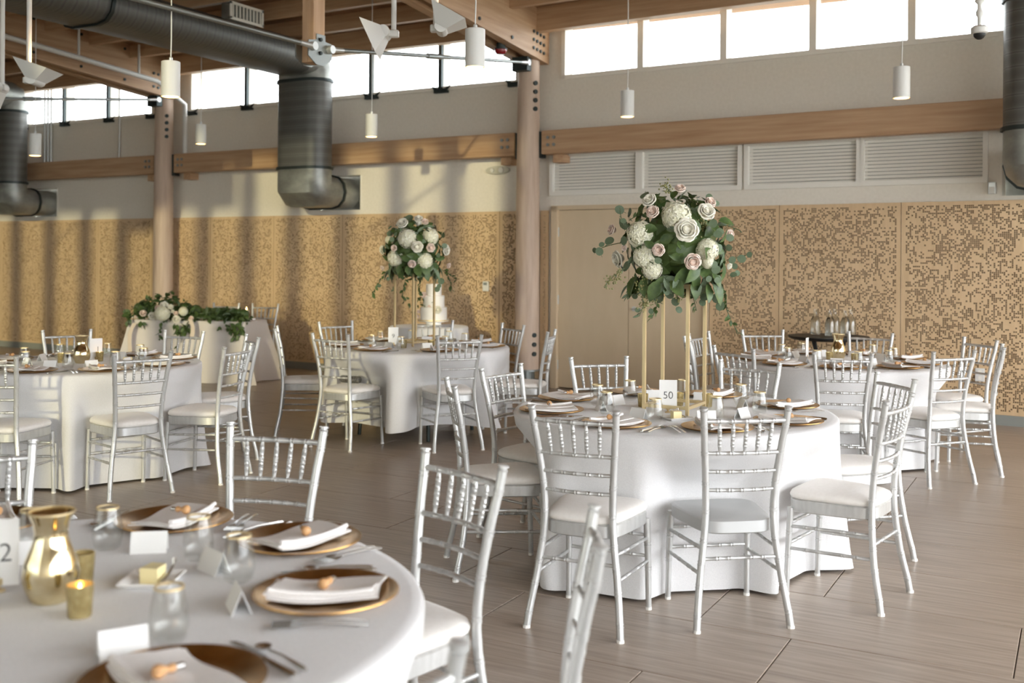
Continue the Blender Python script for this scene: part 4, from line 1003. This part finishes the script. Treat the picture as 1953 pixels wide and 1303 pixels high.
def arrangement(P0, rho, blooms, rounds, label, nfill, seed, vines, fill=.07):
    root = thing('flower_arrangement', label, 'flowers', P0); q = random.Random(seed)
    core(root, rho * .74, .85, seed)
    for kind, px, py, wpx in blooms:
        p, t = on_ball(px, py, P0, rho * (.97 if kind == 'h' else 1.02)); n_ = np.array(p) - np.array(P0); n_ = n_ / np.linalg.norm(n_) - ray(px, py) / np.linalg.norm(ray(px, py)) * .55
        rad = wpx * t / FPX / 2 * (1.12 if kind != 'h' else 1.0); p = p - n_ / np.linalg.norm(n_) * rad * (.55 if kind == 'h' else .0)
        bloom(root, P0, kind, p, rad, n_)
    for px, py, rpx in rounds:
        p, t = on_ball(px, py, P0, rho * 1.06); p = p + np.array([q.uniform(-.03, .03), q.uniform(-.03, .03), 0]); n_ = -ray(px, py) + np.array([q.uniform(-.45, .45), q.uniform(-.3, .3), q.uniform(-.1, .6)])
        bloom(root, P0, 'e', p, rpx * t / FPX, n_)
    for i in range(nfill):
        while True:
            d = Vector((q.gauss(0, 1), q.gauss(0, 1), q.gauss(0, 1))).normalized()
            if d.z > -.97: break
        p = Vector(P0) + d * rho * q.uniform(.62, .82); kind = 'd' if q.random() < .72 else ('n' if q.random() < .6 else 'e')
        s = fill * q.uniform(.75, 1.25) * (1.25 if d.z < -.3 else 1)
        if kind == 'e': bloom(root, P0, 'e', Vector(P0) + d * rho * q.uniform(.95, 1.05), s * .30, d + Vector((q.gauss(0, .4), q.gauss(0, .4), q.gauss(0, .4))))
        else:
            tn = Vector((q.gauss(0, 1), q.gauss(0, 1), q.gauss(0, 1))); tn = (tn - d * tn.dot(d)).normalized()
            leaf(root, P0, kind, p + d * rho * .1, s, d * q.uniform(.15, .9) + tn, d)
    for i in range(46):                                    # skirt of leaves hanging under the ball, over the stand's top
        a = q.uniform(0, 2 * PI); h_ = q.uniform(-.45, -.72); e = Vector((math.cos(a), math.sin(a), 0)); kk = q.choice('ddn')
        leaf(root, P0, kk, Vector(P0) + e * rho * q.uniform(.62, .80) + Vector((0, 0, rho * h_)), fill * q.uniform(1.0, 1.5), e * .45 + Vector((q.gauss(0, .3), q.gauss(0, .3), -.9)), e)
    # a few blooms on the side turned from the viewer
    for i in range(7):
        a = math.atan2(Fv[1], Fv[0]) + q.uniform(-1.1, 1.1); e = q.uniform(-.2, 1.0); d = Vector((math.cos(a) * math.cos(e), math.sin(a) * math.cos(e), math.sin(e))); k = q.choice('wbh')
        bloom(root, P0, k, Vector(P0) + d * rho * (.8 if k == 'h' else .98), rho * (.2 if k == 'h' else .14), d)
    for pts, nl, sz, kind in vines: sprig(root, P0, pts, nl, sz, kind)
    return root
def stand(cx, cy, rz, ht, label):
    t = thing('flower_stand', label, 'stand', (cx, cy, ZT), rz); hx, hy, b = .113, .131, .0155
    for sx in (-1, 1):
        for sy in (-1, 1): MB().box((sx * hx, sy * hy, ht / 2), (b, b, ht)).obj('leg', 'gold_stand', t)
    for z in (.036, ht - .006):
        for s in (-1, 1):
            MB().box((0, s * hy, z), (2 * hx - b, b, b)).obj('crossbar', 'gold_stand', t); MB().box((s * hx, 0, z), (b, 2 * hy - b, b)).obj('crossbar', 'gold_stand', t)
    MB().box((0, 0, ht + .004), (2 * hx + b, 2 * hy + b, .006)).obj('top_plate', 'gold_stand', t)
# ---- the tall arrangement on table fifty
S50 = (-1.807, 5.049); stand(*S50, 0, .635, 'tall gold frame stand carrying flowers on the table numbered fifty')
P50 = (S50[0], S50[1], 1.60)
C = lambda x, y: (1100 + x / 4.203, 330 + y / 4.203)
bl = [('b', 828, 125, 23), ('w', 580, 218, 28), ('b', 608, 312, 28), ('h', 800, 325, 58), ('b', 1070, 235, 25), ('w', 1040, 308, 34), ('w', 880, 457, 45), ('h', 480, 485, 54), ('b', 280, 455, 23), ('b', 655, 617, 27), ('b', 930, 710, 35), ('h', 1068, 620, 44), ('w', 328, 690, 33), ('h', 520, 680, 44), ('h', 590, 790, 40), ('b', 1230, 490, 20), ('w', 1225, 745, 14), ('b', 380, 600, 15), ('h', 1060, 720, 26)]
bl = [(k, *C(x, y), wd) for k, x, y, wd in bl]
ro = [(345, 295, 40), (378, 385, 25), (305, 545, 40), (165, 620, 24), (230, 630, 35), (240, 575, 24), (1055, 190, 28), (1130, 240, 24), (1120, 405, 38), (1130, 490, 38), (1205, 470, 33), (1250, 520, 33), (1185, 600, 32), (1255, 600, 30), (1380, 655, 25), (1318, 688, 36), (1192, 697, 31), (1265, 748, 28), (1135, 735, 32), (1170, 775, 38), (1300, 803, 25), (1230, 815, 29), (1165, 845, 29), (1078, 925, 40), (1165, 920, 27), (990, 995, 36), (1055, 1040, 30), (1128, 1005, 41), (1168, 1065, 41), (757, 950, 33), (770, 1032, 36), (775, 1097, 29), (590, 1110, 24), (475, 1100, 24), (425, 990, 26), (1095, 860, 28), (1050, 850, 26)]
ro = [(*C(x, y), r / 4.203) for x, y, r in ro]
def pv(seq, dist): return [atd(*C(x, y), dist) for x, y in seq]
D50 = float((np.array(P50) - CAMP) @ Fv)
vines = [(pv([(1150, 870), (1200, 980), (1200, 1090), (1240, 1190), (1300, 1290)], D50 - .05), 16, .034, 'd'), (pv([(390, 760), (320, 810), (270, 850), (225, 905)], D50 - .1), 14, .022, 'n'),
         (pv([(560, 860), (520, 960), (540, 1060), (500, 1150)], D50 - .08), 14, .034, 'n'), (pv([(600, 860), (640, 980), (640, 1080), (600, 1170)], D50 - .05), 12, .034, 'd'), (pv([(960, 900), (935, 1000), (960, 1105)], D50 + .02), 8, .036, 'd'),
         (pv([(800, 240), (760, 170), (715, 100)], D50), 16, .026, 'n'), (pv([(1080, 420), (1200, 420), (1310, 460)], D50), 14, .024, 'n'), (pv([(420, 380), (500, 330), (560, 330)], D50 - .1), 8, .04, 'd'), (pv([(450, 830), (430, 920), (410, 1000)], D50 - .05), 8, .04, 'n'),
         (pv([(830, 880), (800, 960), (810, 1010)], D50 - .1), 8, .04, 'd'), (pv([(890, 300), (900, 220), (985, 225)], D50 - .05), 5, .055, 'd'), (pv([(200, 600), (260, 580), (350, 560)], D50), 3, .02, 'n'), (pv([(360, 380), (350, 330), (345, 280)], D50), 3, .02, 'n'), (pv([(1200, 700), (1290, 680), (1385, 650)], D50), 3, .02, 'n')]
A50 = arrangement(P50, .285, bl, ro, 'tall white and blush flower arrangement above the table numbered fifty', 215, 11, vines, .082)
seeds(A50, [Vector(atd(*C(x, y), D50 - .14)) - Vector(P50) for x, y in ((540, 930), (570, 980), (520, 900), (600, 1010), (540, 1060), (560, 890), (1010, 400), (1000, 500), (985, 450), (720, 110), (330, 840), (260, 870), (820, 980))], 34, .014, 3)
# ---- the smaller-looking arrangement on table nine
q = (-5.17, 7.71); stand(q[0], q[1], math.radians(-11), .66, 'tall gold frame stand carrying flowers on the table numbered nine')
P9 = (q[0], q[1], 1.62); C = lambda x, y: (690 + x / 4.205, 390 + y / 4.205)
bl = [('w', 325, 150, 22), ('w', 455, 115, 17), ('b', 507, 138, 15), ('h', 360, 265, 38), ('h', 565, 250, 33), ('w', 445, 340, 22), ('b', 553, 347, 19), ('b', 258, 350, 14), ('w', 165, 365, 17), ('h', 252, 440, 33), ('b', 402, 477, 17), ('h', 513, 467, 33), ('w', 678, 367, 20), ('b', 697, 490, 12), ('h', 205, 280, 16), ('b', 165, 510, 12)]
bl = [(k, *C(x, y), wd) for k, x, y, wd in bl]
ro = [(190, 235, 24), (617, 407, 20), (155, 653, 17), (213, 597, 16), (620, 615, 30), (605, 680, 25), (640, 655, 20), (240, 280, 22), (590, 580, 24), (560, 560, 22), (230, 545, 18)]
ro = [(*C(x, y), r / 4.205) for x, y, r in ro]; D9 = float((np.array(P9) - CAMP) @ Fv)
vines = [(pv([(200, 530), (155, 600), (110, 670), (85, 725)], D9 - .1), 12, .045, 'd'), (pv([(350, 560), (345, 640), (325, 720), (340, 780)], D9 - .1), 14, .04, 'd'), (pv([(640, 520), (690, 570), (715, 640), (722, 690)], D9 - .1), 10, .045, 'd'), (pv([(660, 520), (700, 560), (760, 605)], D9), 8, .04, 'd'), (pv([(480, 540), (470, 640), (455, 720)], D9), 10, .04, 'd'),
         (pv([(590, 300), (640, 270), (640, 230)], D9), 7, .045, 'd'), (pv([(270, 560), (260, 640), (270, 700)], D9), 9, .04, 'n')]
arrangement(P9, .275, bl, ro, 'tall white and blush flower arrangement above the table numbered nine', 170, 23, vines, .09)

# ================================================================== head table with garland
HPHI = math.radians(16); HW, HD, HZ = 1.55, .60, .745; HU = Vector((math.cos(HPHI), math.sin(HPHI), 0)); HN = Vector((math.sin(HPHI), -math.cos(HPHI), 0))   # along the front, and out of it
HFL = Vector(atd(245, 610, 12.9)); HFL.z = 0; HC = HFL + HU * HW / 2 - HN * HD / 2
ht = thing('head_table', 'long head table under a beige cloth with greenery', 'table', HC, HPHI)
MB().box((0, 0, HZ - .015), (HW - .02, HD - .02, .03)).obj('tabletop', 'ply_edge', ht)
for sx in (-1, 1):
    for sy in (-1, 1): MB().tube([(sx * .65, sy * .22, HZ - .02), (sx * .65, sy * .22, 0)], .016, 8).obj('leg', 'steel_dark', ht, 50)
def rect_cloth():
    m = MB(); n = 160; W_, D_ = HW / 2, HD / 2; L = 2 * (2 * W_ + 2 * D_); r = random.Random(2)
    def per(s):
        s = s % L
        for (x0, y0), (x1, y1), ln, nn in (((-W_, -D_), (W_, -D_), 2 * W_, (0, -1)), ((W_, -D_), (W_, D_), 2 * D_, (1, 0)), ((W_, D_), (-W_, D_), 2 * W_, (0, 1)), ((-W_, D_), (-W_, -D_), 2 * D_, (-1, 0))):
            if s <= ln: t = s / ln; return x0 + (x1 - x0) * t, y0 + (y1 - y0) * t, nn, min(s, ln - s)
            s -= ln
        return -W_, -D_, (0, -1), 0
    rings = []
    for k_, (dz, ins) in enumerate(((0, .05), (0, .008), (.006, 0))):
        ring = []
        for i in range(n): x, y, nn, e = per(i * L / n); ring.append((x * (1 - ins), y * (1 - ins), HZ + .004 - dz))
        rings.append(ring)
    for j in range(1, 11):
        t = j / 10; ring = []
        for i in range(n):
            s = i * L / n; x, y, nn, e = per(s); f = .03 * math.sin(s * 9 + 1) + .02 * math.sin(s * 17 + 2.2); c_ = max(0, 1 - e / .25)
            o = t ** 1.2 * (.05 + f + .11 * c_); cx, cy = (math.copysign(1, x) * c_, math.copysign(1, y) * c_)
            ring.append((x + o * (nn[0] * (1 - c_ * .3) + cx * .5), y + o * (nn[1] * (1 - c_ * .3) + cy * .5), max(.004, HZ - .002 - (HZ - .006) * t)))
        rings.append(ring)
    m.v = [v for r_ in rings for v in r_]; m.f = [tuple(range(n))]
    for i in range(len(rings) - 1):
        for k_ in range(n): m.f.append((i * n + k_, (i + 1) * n + k_, (i + 1) * n + (k_ + 1) % n, i * n + (k_ + 1) % n))
    return m
tag(rect_cloth().obj('tablecloth', 'linen_beige', None, 60, loc=HC, rz=HPHI), 'beige linen cloth hanging over the head table', 'tablecloth')
def head_pt(px, py, inset=.02):
    d = Vector(ray(px, py)); o = Vector(CAMP); p0 = HFL - HN * inset; t = (p0 - o).dot(HN) / d.dot(HN); return np.array(o + d * t)
C = lambda x, y: (230 + x / 6.51, 560 + y / 6.51)
def garland(label, pxs, zlo, zhi, nleaf, blooms, drops, seed):
    q = random.Random(seed); a, b = head_pt(*pxs[0]), head_pt(*pxs[-1]); m0 = Vector((a + b) / 2) - HN * .04; P0 = (m0.x, m0.y, HZ)
    root = thing('flower_garland', label, 'garland', P0); L = float(np.linalg.norm((b - a)[:2])); m = MB(); loc_ = lambda x, y, z: HU * x - HN * y + Vector((0, 0, z))
    for i in range(14):
        x = -L / 2 + L * (i + .5) / 14; rr = q.uniform(.055, .085); m.sphere(loc_(x, q.uniform(.02, .08), rr + .006 + q.uniform(0, max(zhi * .6 - .07, .01))), rr, 8, 6)
    m.obj('foliage_core', 'leaf_dark', root)
    for i in range(nleaf):
        x = q.uniform(-L / 2 - .05, L / 2 + .05); e = 1 - (2 * x / (L + .1)) ** 2
        z = q.uniform(.02, zlo + zhi * max(e, .25)); y = q.uniform(-.10, .1); d = Vector((q.gauss(0, .8) + x / L, q.gauss(-.3, .6), q.gauss(.1, .6)))
        leaf(root, P0, 'd' if q.random() < .8 else 'n', Vector(P0) + loc_(x, y, z), q.uniform(.06, .11), d)
    for k, x, y, wpx in blooms:
        p = head_pt(*C(x, y)); p = p + np.array(HN) * (.13 + q.uniform(-.02, .02)); t = (p - CAMP) @ Fv; rad = wpx / 6.51 * t / FPX / 2 * 1.12
        bloom(root, P0, k, p, rad * 1.1, -ray(*C(x, y)) + np.array([0, 0, .35]))
    for seq, nl, sz in drops: sprig(root, P0, [head_pt(*C(x, y)) + np.array(HN) * .09 for x, y in seq], nl, sz, 'd')
    return root
garland('garland of white and blush blooms and greenery on the head table', [C(150, 300), C(900, 300)], .08, .24, 260,
        [('b', 345, 240, 85), ('w', 463, 270, 88), ('h', 598, 240, 160), ('w', 612, 140, 90), ('w', 690, 160, 60), ('h', 840, 215, 95), ('w', 758, 312, 88), ('b', 750, 240, 60), ('b', 525, 175, 70), ('b', 262, 280, 35), ('w', 710, 215, 40), ('b', 940, 300, 60)],
        [([(560, 340), (550, 420), (520, 500), (545, 550)], 10, .07), ([(720, 360), (740, 440), (790, 500)], 12, .08), ([(800, 360), (850, 430), (860, 480)], 12, .08), ([(770, 420), (760, 560), (765, 660)], 6, .06), ([(300, 330), (320, 380)], 6, .08), ([(880, 350), (890, 450)], 8, .08), ([(160, 300), (140, 340)], 6, .08), ([(250, 290), (240, 215)], 6, .08)], 5)
garland('plain greenery garland trailing over the right end of the head table', [C(1020, 330), C(1500, 350)], .05, .085, 170, [], [([(1400, 360), (1440, 420), (1480, 500), (1460, 550)], 16, .08), ([(1450, 370), (1520, 430), (1550, 480)], 14, .08), ([(1350, 370), (1370, 440), (1420, 470)], 10, .08), ([(1280, 400), (1275, 410)], 3, .06), ([(1230, 280), (1235, 215)], 5, .07)], 6)
for seq, lab in (([(245, 360), (205, 420), (190, 500), (195, 600), (190, 720)], 'blush ribbon hanging from the blooms at the left end of the head table'), ([(930, 310), (955, 400), (965, 480), (950, 560)], 'blush ribbon hanging from the blooms at mid head table')):
    pts = [Vector(head_pt(*C(x, y)) + np.array(HN) * .13) for x, y in seq]; m = MB(); vs = []
    for i, p in enumerate(pts):
        for s in (-1, 1):
            for d in (0, .002): vs.append(p + Vector((s * .035 * (1 - .15 * (i % 2)), .012 * math.sin(i * 1.7) + d, 0)))
    n = len(pts); m.add(vs, [f for i in range(n - 1) for f in ((i * 4, i * 4 + 2, i * 4 + 6, i * 4 + 4), (i * 4 + 1, i * 4 + 5, i * 4 + 7, i * 4 + 3), (i * 4, i * 4 + 4, i * 4 + 5, i * 4 + 1), (i * 4 + 2, i * 4 + 3, i * 4 + 7, i * 4 + 6))])
    tag(m.obj('ribbon', 'ribbon', None, 60), lab, 'ribbon')
def pillar(px, py, label, hh):
    p = head_pt(px, py, .36); t = thing('pillar_candle', label, 'candle', (p[0], p[1], HZ + .004))
    MB().bbox((0, 0, .012), (.16, .16, .024), .004).obj('candle_plate', 'china', t)
    MB().lathe([(.036, .024), (.038, .028), (.037, hh), (.03, hh + .006), (.0, hh - .004)], 18, cap=False).obj('wax', 'wax', t, 40)
    MB().lathe([(.0, hh - .004), (.008, hh + .01), (.007, hh + .022), (.0, hh + .048)], 8, cap=False).obj('candle_flame', 'flame', t, 60)
pillar(470, 612, 'lit ivory candle at the right end of the head table', .12)
pillar(263, 607, 'lit candle behind the blooms at the left end of the head table', .10)

# ================================================================== cake table
CK = (-6.52, 10.02); ct = table(CK, .43, 'small round table under the cake cloth')
cloth(CK, .445, 'white cloth draped over the cake table', 31, .012, folds=9, amp=.03, flare=.06)
q = ony(827, 612, 9.98); cs = thing('cake_stand', 'white and gold stand under the wedding cake', 'stand', (q[0], 9.98, ZT))
MB().lathe([(.11, 0), (.115, .004), (.09, .014), (.085, .045), (.17, .058), (.178, .07), (.178, .082), (.0, .082)], 32, cap=False).obj('plateau', 'china', cs, 40)
MB().lathe([(.180, .066), (.180, .080), (.177, .080), (.177, .066)], 32, cap=False).obj('gold_band', 'gold_stand', cs, 40)
ck = thing('wedding_cake', 'three tier white wedding cake with roses on its side', 'cake', (q[0], 9.98, ZT + .082))
zz = 0.
for r_, h_ in ((.150, .14), (.122, .13), (.088, .13)):
    MB().lathe([(r_ - .002, zz), (r_, zz + .004), (r_, zz + h_ - .008), (r_ - .008, zz + h_), (.0, zz + h_)], 36, cap=False).obj('cake_tier', 'icing', ck, 40); zz += h_
C = lambda x, y: (690 + x / 4.205, 390 + y / 4.205); P0 = ck.location
def ckb(k, x, y, wpx):
    p = ony(*C(x, y), 9.86); bloom(ck, P0, k, p, wpx / 4.205 * 11.6 / FPX / 2, -ray(*C(x, y)))
for a in (('b', 497, 725, 55), ('b', 542, 820, 38), ('w', 612, 845, 70), ('b', 455, 860, 36), ('b', 450, 900, 36)): ckb(*a)
for i in range(26):
    x, y = rnd.choice(((460, 800), (470, 770), (520, 830), (590, 800), (440, 870), (400, 780))); p = ony(*C(x + rnd.uniform(-22, 22), y + rnd.uniform(-22, 22)), 9.88)
    leaf(ck, P0, 'd', p, .05, (rnd.uniform(-1, 1), rnd.uniform(-1, .2), rnd.uniform(-1, 1)))

# ================================================================== black drinks stand with carafes
DK = (-2.16, 10.40); ZD = .80
dt = thing('bottle_stand', 'small round black table holding clear bottles against the perforated wall', 'table', (DK[0], DK[1], 0))
MB().lathe([(.34, ZD - .035), (.375, ZD - .02), (.38, ZD - .008), (.38, ZD), (.0, ZD)], 40, cap=False).obj('tabletop', 'black', dt, 40)
for i in range(4):
    a = PI / 4 + i * PI / 2 + .3; c_, s_ = math.cos(a), math.sin(a)
    MB().tube([(.20 * c_, .20 * s_, ZD - .03), (.13 * c_, .13 * s_, .55), (.10 * c_, .10 * s_, .4), (.16 * c_, .16 * s_, .15), (.24 * c_, .24 * s_, 0)], [.013, .012, .012, .012, .013], 8).obj('leg', 'black', dt, 60)
MB().lathe([(.10, .39), (.115, .395), (.115, .405), (.10, .41)], 20).obj('leg_ring', 'black', dt, 40)
for i, (px, dy) in enumerate(((1555, .0), (1583, -.08), (1592, .12), (1612, -.06), (1623, .14))):
    p = ony(px, 640, DK[1] + dy); t = thing('water_carafe', 'clear glass bottle of water on the black bottle stand', 'bottle', (p[0], p[1], ZD), 0, 'water bottles on the bottle stand')
    MB().lathe([(.0, .0), (.046, .0), (.050, .006), (.049, .13), (.040, .165), (.022, .20), (.0195, .235), (.0225, .255), (.0200, .255), (.0175, .235), (.019, .20), (.037, .165), (.046, .13), (.046, .012), (.0, .012)], 22, cap=False).obj('bottle_glass', 'glass', t, 80)
    MB().lathe([(.0, .013), (.0445, .013), (.0448, .13), (.036, .163), (.026, .185), (.0, .185)], 22, cap=False).obj('water', 'water_glass', t, 60)
